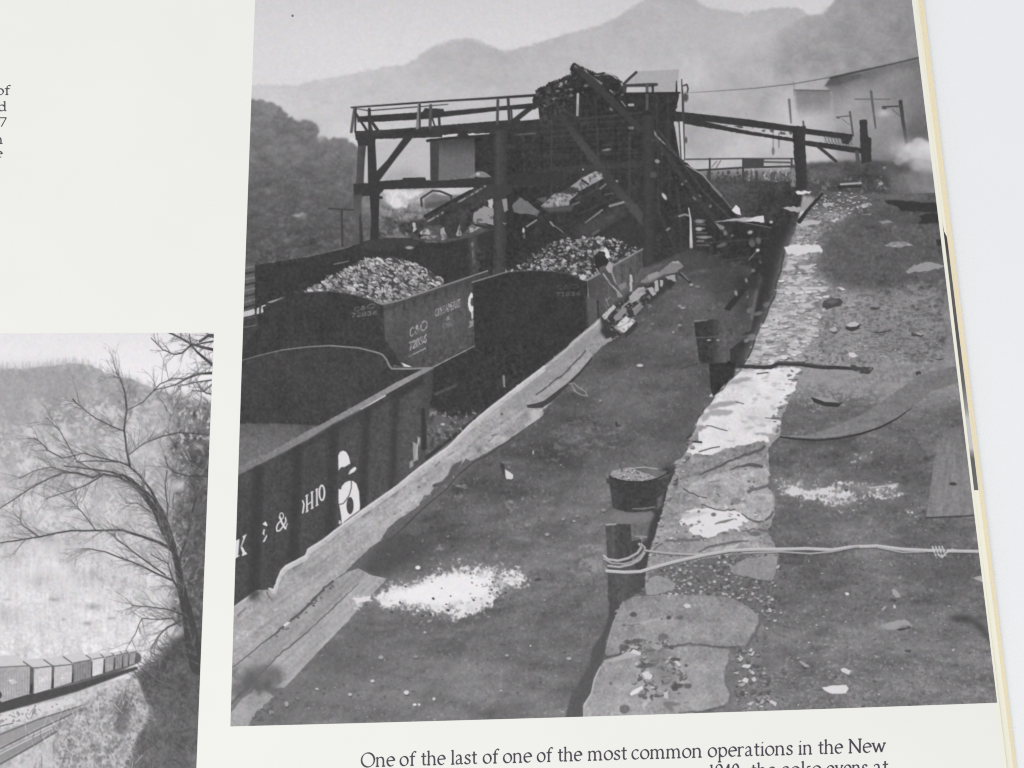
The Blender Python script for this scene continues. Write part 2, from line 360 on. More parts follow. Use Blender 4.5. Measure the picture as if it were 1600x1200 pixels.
# ---- dark oven bank behind the yard, retaining wall, railing
region('coke_oven_bank', 'long dark oven bank at the back of the yard', 1)
poly([(1255, 256), (1300, 252), (1345, 251), (1400, 253), (1480, 256), (1490, 318), (1380, 315), (1250, 306)], lambda X, Y: np.interp(Y, [250, 275, 305], [88, 74, 84]).astype(np.float32), soft=2, rough=1)
poly([(1265, 262), (1320, 256), (1322, 280), (1262, 290)], 96, soft=4)
tex(rect(1250, 255, 1490, 315), NB * 2.5 + N4 * 2.2 + G12 * 4, 4)
speckle(rect(1258, 276, 1400, 308), 128, .1, NB + .4 * N4, 4, .8, .5)
line([(1314, 288), (1345, 286)], 3, 170); line([(1310, 292), (1344, 291)], 4, 58); blob(1382, 262, 2.4, 2, 210); blob(1376, 287, 4, 2.5, 170)
region('steam', 'puff of steam at the right edge above the dark ovens', 1)
for x, y, rx, ry, t, a in [(1428, 234, 24, 18, 208, 1), (1450, 240, 24, 20, 204, .95), (1418, 248, 18, 14, 190, .7), (1410, 238, 15, 12, 186, .6), (1452, 268, 22, 18, 128, .8), (1425, 288, 26, 18, 140, .75), (1405, 272, 16, 14, 116, .6), (1465, 300, 22, 14, 138, .7), (1440, 262, 12, 8, 172, .6)]:
    blob(x, y, rx, ry, t, a, reg=True, power=2)
for x, y, rx, ry, t, a in [(1438, 208, 34, 16, 96, .85), (1448, 180, 26, 20, 112, .6), (1398, 262, 26, 18, 84, .8), (1424, 286, 30, 16, 104, .6)]: blob(x, y, rx, ry, t, a, 0, power=2)
for x, y, rx, ry, t in [(1430, 236, 22, 13, 204), (1452, 240, 20, 17, 202), (1412, 244, 13, 10, 184), (1444, 228, 15, 9, 206), (1424, 230, 10, 8, 200), (1466, 232, 14, 12, 204), (1404, 252, 9, 7, 150), (1440, 258, 20, 12, 186), (1436, 222, 12, 8, 198), (1456, 262, 14, 10, 180)]: blob(x, y, rx, ry, t, .85, 0, power=5)
for x, y, rx, ry, t in [(1446, 274, 18, 12, 132), (1420, 276, 12, 9, 124), (1434, 294, 18, 10, 138), (1462, 292, 14, 14, 130), (1404, 290, 12, 8, 112)]: blob(x, y, rx, ry, t, .6, 0, power=3)
tex(rect(1390, 220, 1490, 320), N4 * 3 + N8 * 4, 6)

region('retaining_wall', 'dark masonry wall below the railing', 1)
poly([(1066, 283), (1240, 281), (1255, 300), (1246, 352), (1220, 420), (1060, 440), (1060, 300)], lambda X, Y: np.interp(X, [1070, 1110, 1145, 1180, 1240], [66, 74, 80, 68, 60]).astype(np.float32) + (Y < 300) * 4, soft=1)
tex(rect(1066, 280, 1250, 430), NB * 2.5 + N4 * 2, 3)
poly(rect(1068, 264, 1240, 284), grad('y', (264, 150), (284, 80)))
speckle(rect(1160, 264, 1242, 285), 178, .3, NB + .5 * N2, 1, 1.5, .85); speckle(rect(1070, 266, 1242, 288), 66, .4, NB * .8 + .7 * V3, 2, 1, .8)
region('railing', 'low pipe railing along the top of the dark wall', 1)
line([(1072, 249), (1150, 248), (1242, 248)], 2.4, 84); line([(1076, 267), (1160, 262), (1240, 260)], 3, 66)
for x in (1109, 1161, 1237): line([(x, 248), (x, 282)], 3, 72)
poly([(1161, 247), (1194, 248), (1193, 262), (1161, 263)], 74); line([(1194, 253), (1236, 254)], 3, 96)
line([(1119, 262), (1126, 251)], 1.5, 110); line([(1112, 261), (1120, 252)], 1.5, 110)

# ---- conveyor trestle
region('conveyor', 'sloping timber conveyor running from the tipple to the right', 1)
poly([(1056, 174), (1075, 176), (1165, 186), (1240, 197), (1262, 201), (1333, 210), (1331, 219), (1262, 210), (1235, 206), (1160, 197), (1056, 184)], 60, rough=.12)
poly([(1050, 181), (1075, 184), (1160, 203), (1240, 216), (1262, 220), (1345, 231), (1348, 240), (1330, 238), (1262, 228), (1240, 222), (1160, 209), (1050, 190)], 60, rough=.25)
speckle([(1060, 186), (1160, 201), (1240, 214), (1240, 206), (1160, 197), (1070, 188)], 70, .3, N2, 1, 1.5, .8)
for i in range(9):
    x = 1288 + i * 5; line([(x, 213 + (x - 1288) * .12), (x + 4, 223 + (x - 1288) * .12)], 1.1, 90); line([(x + 4, 213 + (x - 1288) * .12), (x, 223 + (x - 1288) * .12)], .8, 100)
poly([(1314, 214), (1330, 217), (1326, 226), (1316, 224)], 62)
line([(1276, 227), (1292, 240), (1306, 252)], 5, 68); line([(1255, 190), (1256, 200)], 3, 96)
poly([(1238, 197), (1259, 197), (1258, 222), (1260, 262), (1262, 296), (1244, 297), (1241, 250)], grad('x', (1240, 56), (1262, 66)), rough=.5)
poly([(1234, 262), (1242, 262), (1243, 292), (1236, 292)], 128, soft=.7); speckle(rect(1234, 256, 1243, 292), 80, .4, NB, 0, 2)
poly([(1343, 188), (1354, 187), (1357, 214), (1361, 216), (1362, 252), (1346, 256), (1344, 220)], 62, rough=.4)
line([(1339, 238), (1341, 254)], 6, 84)

# ---- tipple
region('coal_tipple', 'dark timber tipple with a steep chute and jumbled roof', 1)
tip = [(833, 152), (842, 137), (852, 135), (857, 128), (872, 126), (885, 122), (893, 117), (891, 108), (894, 100), (898, 98), (907, 103), (918, 109), (930, 115), (946, 113), (960, 117),
       (968, 124), (974, 133), (977, 145), (1061, 144), (1060, 155), (1057, 176), (1053, 190), (1060, 222), (1066, 249), (1077, 258), (1098, 273), (1113, 291), (1127, 306), (1141, 323),
       (1156, 343), (1200, 346), (1214, 352), (1232, 372), (1218, 420), (1190, 440), (1080, 430), (1010, 425), (1000, 400), (900, 390), (800, 440), (770, 380), (740, 300), (741, 214), (833, 205)]
poly(tip, 58, rough=.6)
tex(tip, NB * 1.8 + N4 * 1.5 + N20 * 1.5, 2)
region('roof', 'pale corrugated sheet roof of the tipple', 1)
poly([(972, 132), (995, 111), (1030, 109), (1061, 108), (1058, 145), (977, 145)], 170); line([(995, 111), (1030, 109), (1061, 108)], 1.4, 192)
poly([(940, 110), (960, 108), (996, 110), (974, 132), (966, 121), (950, 113)], 194)
for k in range(12): line([(1000 + k * 5.2, 110 - k * .1), (992 + k * 5.8, 144)], 1.2, 170, .4)
CUR[0] -= 1
line([(972, 134), (982, 124), (994, 113)], 4.2, 66); poly([(974, 146), (972, 132), (1010, 130), (1028, 130), (1028, 134), (1018, 136), (980, 136), (978, 146)], 70)
poly([(979, 137), (1008, 136), (1008, 144), (979, 145)], 190)
line([(1011, 133), (1011, 170)], 4.4, 88); line([(1020, 134), (1020, 146)], 3.6, 60); line([(977, 146), (1062, 145)], 3, 56)
line([(1057, 127), (1057, 152)], [1.5, 4], 56); line([(1065, 124), (1067, 160), (1069, 250)], [1.5, 3.6, 3], 70)
line([(1068, 134), (1073, 132), (1075, 138), (1074, 144)], 2.6, 74); blob(1071, 152, 4.5, 7, 78, .95, hard=3); blob(1072, 219, 2, 5, 90)
poly([(1053, 190), (1059, 190), (1062, 222), (1066, 249), (1062, 246), (1057, 215)], 186, alpha=.95); line([(1061, 190), (1064, 246)], 2.2, 80)
poly([(1062, 190), (1067, 190), (1069, 250), (1066, 250)], 202)
# broken top boards
for p, w, t in [([(899, 104), (925, 121), (943, 133)], 3.4, 150), ([(953, 141), (961, 147)], 2.6, 140), ([(902, 103), (912, 106), (918, 115)], 3.5, 158), ([(930, 118), (948, 117)], 2, 130), ([(960, 120), (970, 128), (972, 133)], 3, 160), ([(946, 114), (958, 118)], 2.5, 175),
                ([(903, 147), (902, 180)], 4, 168), ([(903, 147), (903, 162)], 2, 190), ([(971, 158), (977, 166)], 2.4, 120), ([(983, 164), (989, 164)], 4, 176), ([(876, 131), (886, 128)], 4.5, 160), ([(874, 135), (880, 131)], 3, 150),
                ([(1019, 202), (1026, 213), (1040, 226)], [4.6, 3.4, 1.5], 156), ([(1040, 226), (1060, 246)], 1.4, 92), ([(1072, 258), (1098, 273), (1113, 291)], [1.5, 2.4, 1.6], 150), ([(1113, 291), (1127, 306)], 4, 128), ([(1127, 306), (1142, 325)], 1.4, 120)]:
    line(p, w, t, .9)
speckle([(836, 140), (890, 122), (900, 160), (850, 200), (838, 190)], 78, .3, NB, 4, 1, .7)
poly([(800, 208), (838, 203), (838, 208), (812, 211)], 118, soft=1.5)
# planking, beams and bracing that barely show in the dark
for k in range(9): line([(842, 196 + k * 9.5 + random.uniform(-1, 1)), (1000, 188 + k * 10 + random.uniform(-1, 1))], random.uniform(1, 3), random.choice([50, 66, 70, 74]), .55, soft=.5)
for x in (818, 846, 862, 880, 908, 934, 962, 984, 1034, 1046): line([(x, random.uniform(188, 215)), (x + random.uniform(-2, 2), random.uniform(270, 330))], random.uniform(1.6, 4), random.choice([48, 68, 72, 78]), .55, soft=.6)
for p, w, t in [([(845, 268), (925, 262), (1004, 256)], 9, 70), ([(792, 292), (868, 286)], 5, 70), ([(840, 150), (905, 186)], 3, 74), ([(905, 186), (1002, 176)], 3, 76), ([(860, 140), (880, 186)], 2.4, 72), ([(930, 150), (935, 250)], 3, 68), ([(1026, 150), (1030, 340)], 3, 70), ([(1044, 150), (1042, 230)], 2, 74), ([(1022, 215), (1090, 310), (1140, 372)], 7, 70), ([(1030, 205), (1100, 300), (1150, 350)], 2.4, 84), ([(1016, 300), (1060, 400)], 4, 68), ([(1060, 300), (1066, 400)], 4, 68), ([(1095, 350), (1140, 420)], 5, 50), ([(1122, 352), (1118, 430)], 6, 50), ([(1150, 350), (1144, 440)], 7, 50), ([(1182, 352), (1176, 440)], 6, 52), ([(1100, 380), (1200, 372)], 3, 74), ([(1096, 410), (1190, 400)], 2.4, 76), ([(800, 330), (880, 300)], 3, 74), ([(905, 335), (1000, 290)], 4, 68), ([(900, 312), (960, 282)], 2, 80), ([(985, 318), (1006, 352)], 4, 70)]: line(p, w, t, .65, soft=.7)
for x, y in inside([(836, 146), (858, 130), (892, 118), (896, 104), (930, 118), (970, 126), (974, 150), (920, 150), (850, 168)], 60): lump(x, y, random.uniform(1.6, 4.5), random.choice([50, 62, 68, 76, 90, 108]), .6, random.uniform(-.6, .6), 46, 5)
for x in range(838, 972, 4): y = np.interp(x, [838, 850, 872, 893, 900, 930, 972], [142, 135, 126, 116, 102, 114, 128]); lump(x, y, random.uniform(1.5, 3.6), random.choice([54, 60, 70]), .7, None, 50, 5)
# inclined timbers and posts
poly([(872, 184), (884, 183), (950, 268), (1021, 352), (1010, 362), (930, 262)], grad('y', (184, 66), (235, 78), (280, 66), (330, 80), (362, 74)), soft=1.2)
poly([(1003, 180), (1022, 180), (1024, 300), (1022, 418), (1003, 420), (1005, 300)], grad('x', (1003, 60), (1012, 68), (1024, 60)), soft=.8)
poly([(905, 104), (930, 123), (1010, 205), (1000, 208), (930, 140), (898, 108)], 66, soft=1)
for x, y in inside([(900, 150), (960, 150), (1060, 260), (1150, 345), (1120, 420), (1060, 420), (960, 250)], 60): blob(x, y, random.uniform(.6, 1.6), random.uniform(.5, 1.0), random.choice([78, 88, 100, 116]), .6, .7)
for x, y in inside([(760, 215), (960, 250), (900, 330), (760, 300)], 20): blob(x, y, random.uniform(.6, 1.6), .8, random.choice([82, 92, 104]), .7)
for x, y, rx, ry, t, r in [(1027, 252, 4, 3, 150, .2), (988, 200, 2.5, 2.5, 130, 0), (955, 171, 3, 2, 120, .7), (948, 234, 7, 2, 126, -.15), (911, 265, 1.3, 1.3, 210, 0), (1038, 307, 2.6, 6, 205, -.6), (1044, 358, 4, 2, 135, -.6),
                           (964, 283, 2.2, 1.5, 150, .6), (984, 200, 2, 2, 120, 0), (1021, 273, 6, 5, 84, 0), (1085, 310, 4, 1.6, 120, .8), (1094, 306, 3, 1.4, 110, .8), (1066, 288, 2, 2, 128, 0), (1072, 283, 1.5, 1.5, 118, 0), (1110, 322, 2.4, 2.6, 118, .8)]:
    blob(x, y, rx, ry, t, .9, r)
# stair and clutter at the tipple foot
line([(1076, 325), (1079, 343), (1080, 386)], [1.5, 2.6, 5], 196); line([(1061, 338), (1070, 335), (1076, 337)], 3, 140)
for k in range(7): poly(rect(1088, 343 + k * 6.5, 1088 + random.uniform(10, 24), 345.6 + k * 6.5), random.choice([92, 120, 150, 84]), soft=.5)
for x, y, w, h, t in [(1093, 346, 7, 3, 140), (1092, 358, 5, 3, 175), (1100, 371, 8, 2, 150), (1098, 405, 14, 2, 100)]: blob(x, y, w, h, t, .9, hard=2)
region('plank', 'pale broken planks at the foot of the chute', 1)
for p, t in [([(1115, 347), (1150, 341), (1172, 340), (1193, 337), (1194, 347), (1182, 345), (1165, 347), (1150, 345)], 168), ([(1163, 345), (1180, 339), (1193, 337), (1194, 348)], 205), ([(1117, 348), (1132, 354), (1130, 360), (1124, 358)], 130), ([(1143, 328), (1150, 320), (1156, 326), (1158, 336), (1150, 334)], 215)]: poly(p, t, rough=.4)
line([(1150, 345), (1205, 356)], 1.4, 110); line([(1170, 406), (1181, 394)], 1.6, 120)
for x, y, rx, ry, t in [(1205, 347, 2.6, 2, 210), (1184, 391, 3, 2.4, 215), (1172, 363, 4, 2.6, 175), (1133, 364, 3, 4, 120), (1175, 380, 5, 6, 96), (1185, 376, 4, 5, 104), (1144, 368, 2, 2, 120), (1128, 383, 8, 3, 105), (1112, 402, 16, 2.5, 92), (1177, 424, 3, 2, 130), (1188, 410, 2, 3, 100), (1155, 410, 5, 2, 84)]: blob(x, y, rx, ry, t, .9, -.3, hard=2)

# ---- timber deck at the left of the tipple
region('trestle', 'timber trestle deck with handrails left of the tipple', 1)
line([(549, 168), (620, 163), (690, 158), (760, 154), (835, 149)], [2.4, 3, 3, 3.6, 4.4], 60)
line([(552, 169), (576, 173), (640, 168), (700, 163)], [1.2, 2, 2, 1.5], 74)
poly([(557, 182), (600, 179), (660, 175), (664, 169), (693, 170), (694, 174), (760, 168), (835, 161), (835, 169), (780, 173), (700, 182), (666, 186), (600, 190), (559, 191)], 60, rough=.12)
poly([(554, 205), (600, 203), (650, 199), (700, 195), (750, 191), (790, 188), (842, 187), (842, 207), (790, 210), (750, 211), (700, 214), (640, 216), (600, 217), (556, 219)], 62, rough=.2)
tex(rect(550, 180, 840, 220), G5 * 2, 2)
for x0, y0, x1, y1, w, t in [(554, 170, 549, 206, 4.5, 92), (556, 170, 555, 206, 3, 62), (555, 176, 574, 205, 4, 64), (577, 171, 578, 206, 5, 62), (579, 188, 592, 206, 5, 66), (577, 190, 582, 206, 3, 66), (655, 163, 652, 200, 4.5, 124), (656, 163, 656, 199, 3, 72),
                             (673, 165, 672, 199, 5, 84), (675, 184, 680, 199, 2.6, 64), (686, 184, 687, 200, 4, 64), (778, 157, 777, 193, 4.4, 78), (794, 155, 796, 192, 4.4, 66), (799, 172, 800, 190, 3, 70)]:
    line([(x0, y0), (x1, y1)], w, t)
line([(845, 156), (802, 190)], 8, 60)
poly([(841, 168), (843, 186), (812, 189), (826, 176)], 196); poly([(803, 177), (812, 175), (802, 184)], 196, soft=.5)
poly([(692, 211), (716, 209), (712, 214), (690, 216)], 204, rough=.4); poly([(730, 209), (765, 208), (764, 212), (736, 215)], 208, rough=.5)
# legs, brace, lower beam
poly([(560, 216), (573, 217), (570, 250), (568, 290), (556, 292), (558, 250)], grad('x', (556, 84), (573, 70)))
poly([(574, 217), (586, 217), (588, 252), (590, 292), (575, 292)], 60)
poly([(557, 216), (587, 216), (586, 228), (560, 228)], 60)
poly([(630, 216), (645, 215), (618, 249), (592, 284), (580, 290), (588, 268), (605, 250)], 60)
poly([(552, 287), (575, 286), (592, 283), (628, 281), (630, 278), (664, 277), (666, 282), (700, 281), (760, 276), (880, 266), (880, 288), (790, 290), (740, 293), (680, 294), (600, 296), (592, 306), (553, 307)], 60, rough=.2)
poly([(552, 305), (566, 303), (564, 345), (563, 385), (548, 400), (553, 350)], grad('y', (305, 76), (350, 96), (400, 74)), soft=.6, alpha=.85)
poly([(564, 330), (568, 380), (562, 384), (561, 340)], 62, soft=.8)
poly([(577, 300), (593, 300), (592, 340), (592, 378), (578, 380), (580, 340)], 58); line([(590, 308), (596, 309)], 4, 58)
poly([(771, 205), (792, 205), (792, 330), (790, 440), (771, 440)], grad('x', (771, 62), (778, 76), (792, 62)), soft=.8)
poly([(793, 285), (803, 285), (803, 345), (795, 350)], 56)
CUR[0] = CUR[0]
region('shed', 'grey corrugated shed wall under the trestle deck', 1)
poly([(672, 218), (742, 214), (742, 278), (672, 283)], lambda X, Y: np.interp(Y, [214, 222, 245, 278], [64, 72, 106, 112]).astype(np.float32))
for k in range(14): line([(686 + k * 4, 220), (686 + k * 4, 279)], 1.4, 96, .35)
poly([(672, 217), (686, 217), (685, 283), (673, 283)], 70); line([(668, 220), (700, 216), (772, 211)], 4.2, 56); line([(668, 220), (672, 219)], 4, 56)
poly([(732, 277), (745, 269), (755, 268), (764, 272), (768, 277)], 128, rough=.8); blob(747, 272, 3, 2.5, 178)

region('coal_chute', 'loading chutes hanging below the tipple over the cars', 1)
line([(659, 322), (658, 310), (676, 298), (688, 299), (705, 306), (705, 313)], 3.4, 70); poly([(664, 311), (677, 301), (702, 308), (700, 322), (662, 322)], 116, soft=1.5)
poly([(664, 318), (700, 312), (712, 316), (694, 324), (664, 326)], 92, soft=1)
poly([(622, 346), (664, 343), (668, 356), (655, 362), (624, 364)], 70, soft=2); tex(rect(618, 340, 670, 368), NB * 5, 3)
poly([(664, 338), (690, 322), (722, 306), (752, 288), (800, 288), (800, 300), (765, 322), (745, 338), (736, 352), (716, 372), (702, 373), (690, 352), (668, 352)], 66, rough=.5)
line([(664, 338), (700, 318), (735, 299)], 5, 54); line([(668, 346), (690, 334), (692, 332)], 3, 140); line([(716, 316), (744, 300), (758, 291)], 3, 140); speckle([(665, 348), (692, 330), (758, 288), (762, 296), (700, 340)], 62, .4, NB, 0, 2, .8)
line([(728, 335), (750, 322)], 2.5, 56)
tex([(664, 338), (752, 288), (765, 322), (716, 372), (690, 352)], N4 * 4 + NB * 2.5, 2)
for p, t in [([(741, 332), (757, 322), (771, 326), (771, 352), (738, 346)], 146), ([(762, 313), (770, 310), (770, 326), (763, 322)], 180), ([(784, 312), (792, 310), (794, 328), (788, 332)], 140), ([(733, 354), (742, 348), (752, 356), (734, 364)], 166), ([(688, 358), (694, 354), (698, 372), (690, 376)], 158), ([(712, 366), (719, 350), (721, 368), (714, 370)], 150),
             ([(656, 362), (664, 356), (675, 362), (674, 366), (657, 366)], 172), ([(644, 348), (649, 348), (651, 358), (646, 364)], 180), ([(784, 347), (792, 349), (788, 351)], 130), ([(662, 368), (686, 368), (674, 374), (655, 372)], 140), ([(597, 370), (625, 366), (640, 371), (612, 374)], 120), ([(800, 322), (812, 308), (828, 318), (842, 330), (836, 336), (804, 332)], 112), ([(838, 310), (854, 308), (852, 320)], 92)]: poly(p, t, rough=.6)
speckle(rect(640, 340, 770, 376), 66, .4, NB + .3 * N4, 2, 1.3, .6)
poly([(733, 347), (770, 356), (770, 360), (745, 354)], 62)
for p in ([(886, 296), (905, 281), (931, 267), (940, 271), (943, 279), (925, 288), (906, 298), (896, 297)], [(845, 322), (854, 314), (866, 303), (880, 300), (904, 301), (892, 311), (889, 321), (868, 324), (850, 325)]):
    poly(p, 150, rough=.5); speckle(p, 90, .4, NB + .4 * N2, 0, 1.4, .8); speckle(p, 182, .2, N2, 0, 1.4, .8)
poly([(876, 299), (892, 292), (905, 295), (900, 303), (884, 304)], 70, soft=1); line([(909, 281), (919, 288)], 2.6, 52)
poly([(846, 324), (890, 322), (900, 316), (892, 330), (858, 332)], 84, soft=1.5)
for p, w, t in [([(915, 348), (928, 338), (941, 328)], 2.6, 140), ([(953, 322), (974, 316)], 4, 138), ([(823, 354), (838, 344)], 2.4, 142), ([(838, 337), (842, 330)], 2.6, 110), ([(860, 347), (865, 353)], 3, 136), ([(867, 353), (880, 363)], 1.8, 118), ([(938, 295), (946, 288)], 3, 112), ([(945, 304), (958, 302)], 2, 90), ([(895, 320), (905, 316)], 3, 100), ([(948, 341), (958, 338)], 4, 98), ([(926, 366), (936, 360)], 4, 110)]: line(p, w, t)
blob(818, 360, 2, 4, 190); blob(819, 369, 2, 4, 100)
poly([(905, 352), (928, 340), (965, 322), (982, 336), (935, 362), (920, 372), (900, 366)], 78, soft=4, alpha=.8); poly([(935, 366), (985, 340), (1000, 360), (990, 384), (930, 370)], 62, soft=3)

# ---- cars at the far left
region('lumber_stack', 'pale slatted stack at the left edge of the large print', 1)
poly([(375, 414), (398, 410), (398, 500), (375, 520)], 96)
for k in range(9): line([(375, 420 + k * 9), (399, 416 + k * 8.6)], 3.4 if k % 2 else 2.2, 66 if k % 2 else 122)
region('hopper_car', 'dark hopper car behind the loaded one, nearest the woodland', 1)
poly([(398, 414), (420, 411), (475, 402), (545, 386), (562, 381), (575, 376), (605, 372), (640, 372), (664, 379), (692, 379), (730, 371), (771, 356), (771, 440), (738, 462), (600, 480), (400, 560)], 58, rough=.4)
poly([(560, 386), (575, 376), (605, 372), (640, 373), (664, 381), (640, 388), (580, 392)], 66, soft=1.5)
line([(474, 402), (510, 394), (545, 386)], 2, 104); line([(522, 413), (545, 408)], 1.8, 112); blob(640, 387, 6, 2.4, 158, hard=2)
line([(690, 380), (735, 370), (771, 358)], 1.2, 84); poly([(733, 366), (744, 364), (748, 420), (738, 440), (734, 400)], 78, soft=3)
blob(738, 382, 2, 4, 118); blob(739, 397, 1.6, 6, 110); blob(741, 410, 3, 5, 92, hard=3)
letters('C & O', (447, 411), (470, 407), 5, 1.2, 84, .5); tex(rect(400, 380, 770, 500), NB * 1.6 + N8 * 1.2, 2)
poly([(380, 486), (398, 480), (415, 478), (415, 488), (398, 493), (380, 498)], 66)
for p in ([(379, 488), (397, 482), (398, 491), (380, 496)], [(402, 482), (405, 480), (405, 490), (401, 491)], [(409, 478), (415, 476), (415, 486), (408, 489)]): poly(p, 196, rough=.3)
poly([(417, 473), (440, 465), (457, 462), (450, 474), (430, 474)], 138); poly([(425, 472), (452, 465), (448, 472)], 110); line([(420, 472), (456, 463)], 1.5, 165)
poly([(375, 500), (400, 494), (430, 560), (375, 566)], 68, soft=1.5); line([(378, 512), (400, 508)], 1.5, 104)

# ---- loaded hopper car in the middle
region('coal_load', 'heap of light coal lumps in the middle hopper car', 1)
pile = [(474, 457), (483, 449), (495, 446), (505, 440), (513, 431), (525, 427), (540, 420), (552, 412), (562, 409), (575, 404), (600, 402), (625, 404), (645, 410), (660, 418), (672, 424), (680, 430), (690, 436), (694, 441), (655, 458), (622, 470), (602, 475), (582, 470), (546, 460), (515, 456)]
poly(pile, 74, rough=1.5)
for x, y in sorted(inside(pile, 640), key=lambda p: p[1]):
    lump(x, y, random.uniform(1.8, 6.4), random.choice([100, 112, 128, 142, 155, 165, 176, 188, 202]), random.uniform(.3, .6), random.uniform(.1, 1.0), 64, 5)
speckle(pile, 62, .2, NB + .3 * N4, 0, 1.0, .6); speckle(pile, 210, .1, NB * .9 + .4 * N2, 0, 1.2, .6)
region('hopper_car', 'loaded hopper car with a white circle emblem cut off at its right', 1)
poly([(410, 480), (450, 462), (480, 457), (515, 455), (545, 459), (575, 468), (600, 476), (604, 575), (378, 562), (378, 545), (415, 500)], 61)
poly([(599, 476), (622, 470), (700, 444), (763, 423), (764, 470), (745, 500), (742, 540), (675, 574), (652, 577), (603, 556)], lambda X, Y: np.interp(Y, [440, 500, 560], [82, 88, 78]).astype(np.float32) - np.clip((X - 720) / 40, 0, 1) * 14)
poly([(601, 530), (632, 574), (602, 570)], 60, soft=1)
line([(476, 457), (515, 455), (545, 459), (575, 467), (597, 474)], 1.6, 88); line([(585, 471), (597, 475), (622, 470), (700, 444), (762, 423)], [2, 3.4, 3, 2.4, 2], 138)
for k in range(9):
    x = 612 + k * 16.5; y = 480 - k * 5.9
    poly([(x, y), (x + 5, y - 2), (x + 4, y + 11), (x + 1, y + 13)], 66, soft=1.2, alpha=.8)
line([(600, 483), (760, 430)], 7, 68, .5, soft=1.5)
letters('C&O', (553, 487), (587, 480), 6, 1.6, 126, .75); letters('72836', (548, 496), (590, 491), 6, 1.6, 128, .8)
letters('C&O', (640, 527), (668, 513), 13, 2.1, 178, .8); letters('72836', (639, 548), (667, 534), 12, 2, 178, .85); line([(639, 557), (665, 544)], 1.8, 160)
letters('CHESAPEAKE', (680, 495), (720, 478), 11, 1.5, 178, .8); letters('&', (697, 501), (704, 499), 6, 1.6, 150, .8); letters('OHIO', (692, 514), (709, 507), 8, 1.4, 116, .7)
speckle([(634, 515), (672, 496), (676, 540), (636, 560)], 84, .3, NB, 0, 1.2, .75); speckle([(676, 482), (724, 462), (724, 482), (678, 500)], 84, .3, NB, 0, 1.2, .7); speckle(rect(545, 476, 596, 500), 62, .3, NB, 0, 1.2, .8)
for p, t in [([(736, 457), (740, 460), (740, 465), (736, 466), (735, 474), (737, 479), (740, 477), (741, 484), (737, 489), (733, 485), (731, 475), (732, 465)], 214), ([(736, 488), (740, 488), (739, 499), (737, 499)], 190), ([(732, 502), (741, 500), (739, 510), (731, 513), (735, 507)], 140)]: poly(p, t)
tex(rect(380, 455, 765, 580), NB * 1.8 + N8 * 1.5 + V3 * 1.2, 2)

# ---- loaded hopper car at the timber kerb
region('coal_load', 'heap of darker coal lumps in the hopper car at the wall', 1)
pile2 = [(794, 425), (808, 416), (822, 410), (830, 399), (845, 392), (852, 384), (872, 376), (890, 372), (930, 370), (965, 374), (980, 383), (990, 386), (1003, 388), (962, 411), (930, 430), (917, 438), (890, 429), (860, 424), (830, 422)]
poly(pile2, 62, rough=1.3)
for x, y in sorted(inside(pile2, 620), key=lambda p: p[1]):
    lump(x, y, random.uniform(1.2, 4.4), random.choice([78, 90, 102, 116, 130, 146, 162, 184]), random.uniform(.5, .8), random.uniform(-.8, .8), 58, 5)
speckle([(795, 425), (850, 405), (920, 437), (860, 424)], 190, .2, NB, 2, 1.5, .6); speckle([(900, 372), (1000, 386), (960, 405)], 62, .4, NB + .4 * N4, 6, 1, .6)
region('hopper_car', 'loaded hopper car standing against the timber wall', 1)
poly([(738, 441), (760, 433), (795, 425), (830, 423), (862, 424), (890, 428), (918, 438), (919, 480), (924, 520), (905, 545), (820, 603), (795, 612), (780, 610), (742, 545)], 57)
poly([(918, 438), (940, 427), (1004, 389), (1004, 442), (985, 472), (960, 480), (940, 495), (922, 510)], grad('x', (918, 76), (940, 84), (970, 96), (1004, 80)))
poly([(916, 462), (935, 470), (938, 495), (918, 512)], 88, soft=2)
for k in range(8): line([(950 + k * 7, 425 - k * 4), (952 + k * 7, 462 - k * 3)], 2, 64 if k % 2 else 108, .6, soft=.7)
line([(738, 441), (795, 424)], 2.2, 126); line([(795, 425), (830, 423), (862, 424), (890, 428), (912, 437)], 1.3, 82); line([(906, 436), (917, 438), (935, 428), (1004, 389)], [1.5, 3.2, 3.2, 2.4], 138)
poly([(905, 434), (911, 428), (917, 432), (911, 438)], 190)
letters('C&O', (870, 452), (905, 450), 5.5, 1.3, 92, .6); letters('71536', (868, 463), (908, 461), 5.5, 1.5, 104, .7)
line([(934, 470), (935, 500)], 2.4, 58); line([(946, 466), (951, 478)], 1.6, 130)
tex(rect(738, 390, 1004, 610), NB * 1.5 + N8 * 1.2, 2)

region('person', 'person in a light cap bending beside the loaded coal car', 1)
poly([(929, 400), (937, 396), (948, 401), (952, 410), (950, 420), (946, 428), (936, 425), (930, 413)], 52, rough=.4); poly([(936, 418), (946, 414), (950, 424), (944, 430), (937, 427)], 92, soft=.6)
poly([(937, 424), (955, 421), (961, 436), (968, 452), (973, 461), (966, 467), (954, 451), (943, 437)], 84)
poly([(938, 392), (946, 386), (950, 391), (954, 402), (948, 404), (944, 396)], 212); line([(929, 397), (936, 391), (944, 389)], 2, 152)
poly([(946, 418), (952, 408), (957, 413), (957, 427), (951, 426)], 164); line([(952, 412), (956, 426), (961, 440)], 2.6, 158); line([(943, 428), (953, 443), (966, 456), (971, 462)], 2.6, 156); poly(arc(941, 397, 5, 4.4, 0, 345, 14), 60); line([(955, 424), (959, 434), (963, 444)], 2, 140); line([(949, 438), (957, 446)], 1.4, 110)
poly([(963, 456), (972, 460), (972, 464), (965, 465)], 140); poly([(965, 446), (978, 440), (979, 448), (970, 455)], 128, soft=.8)
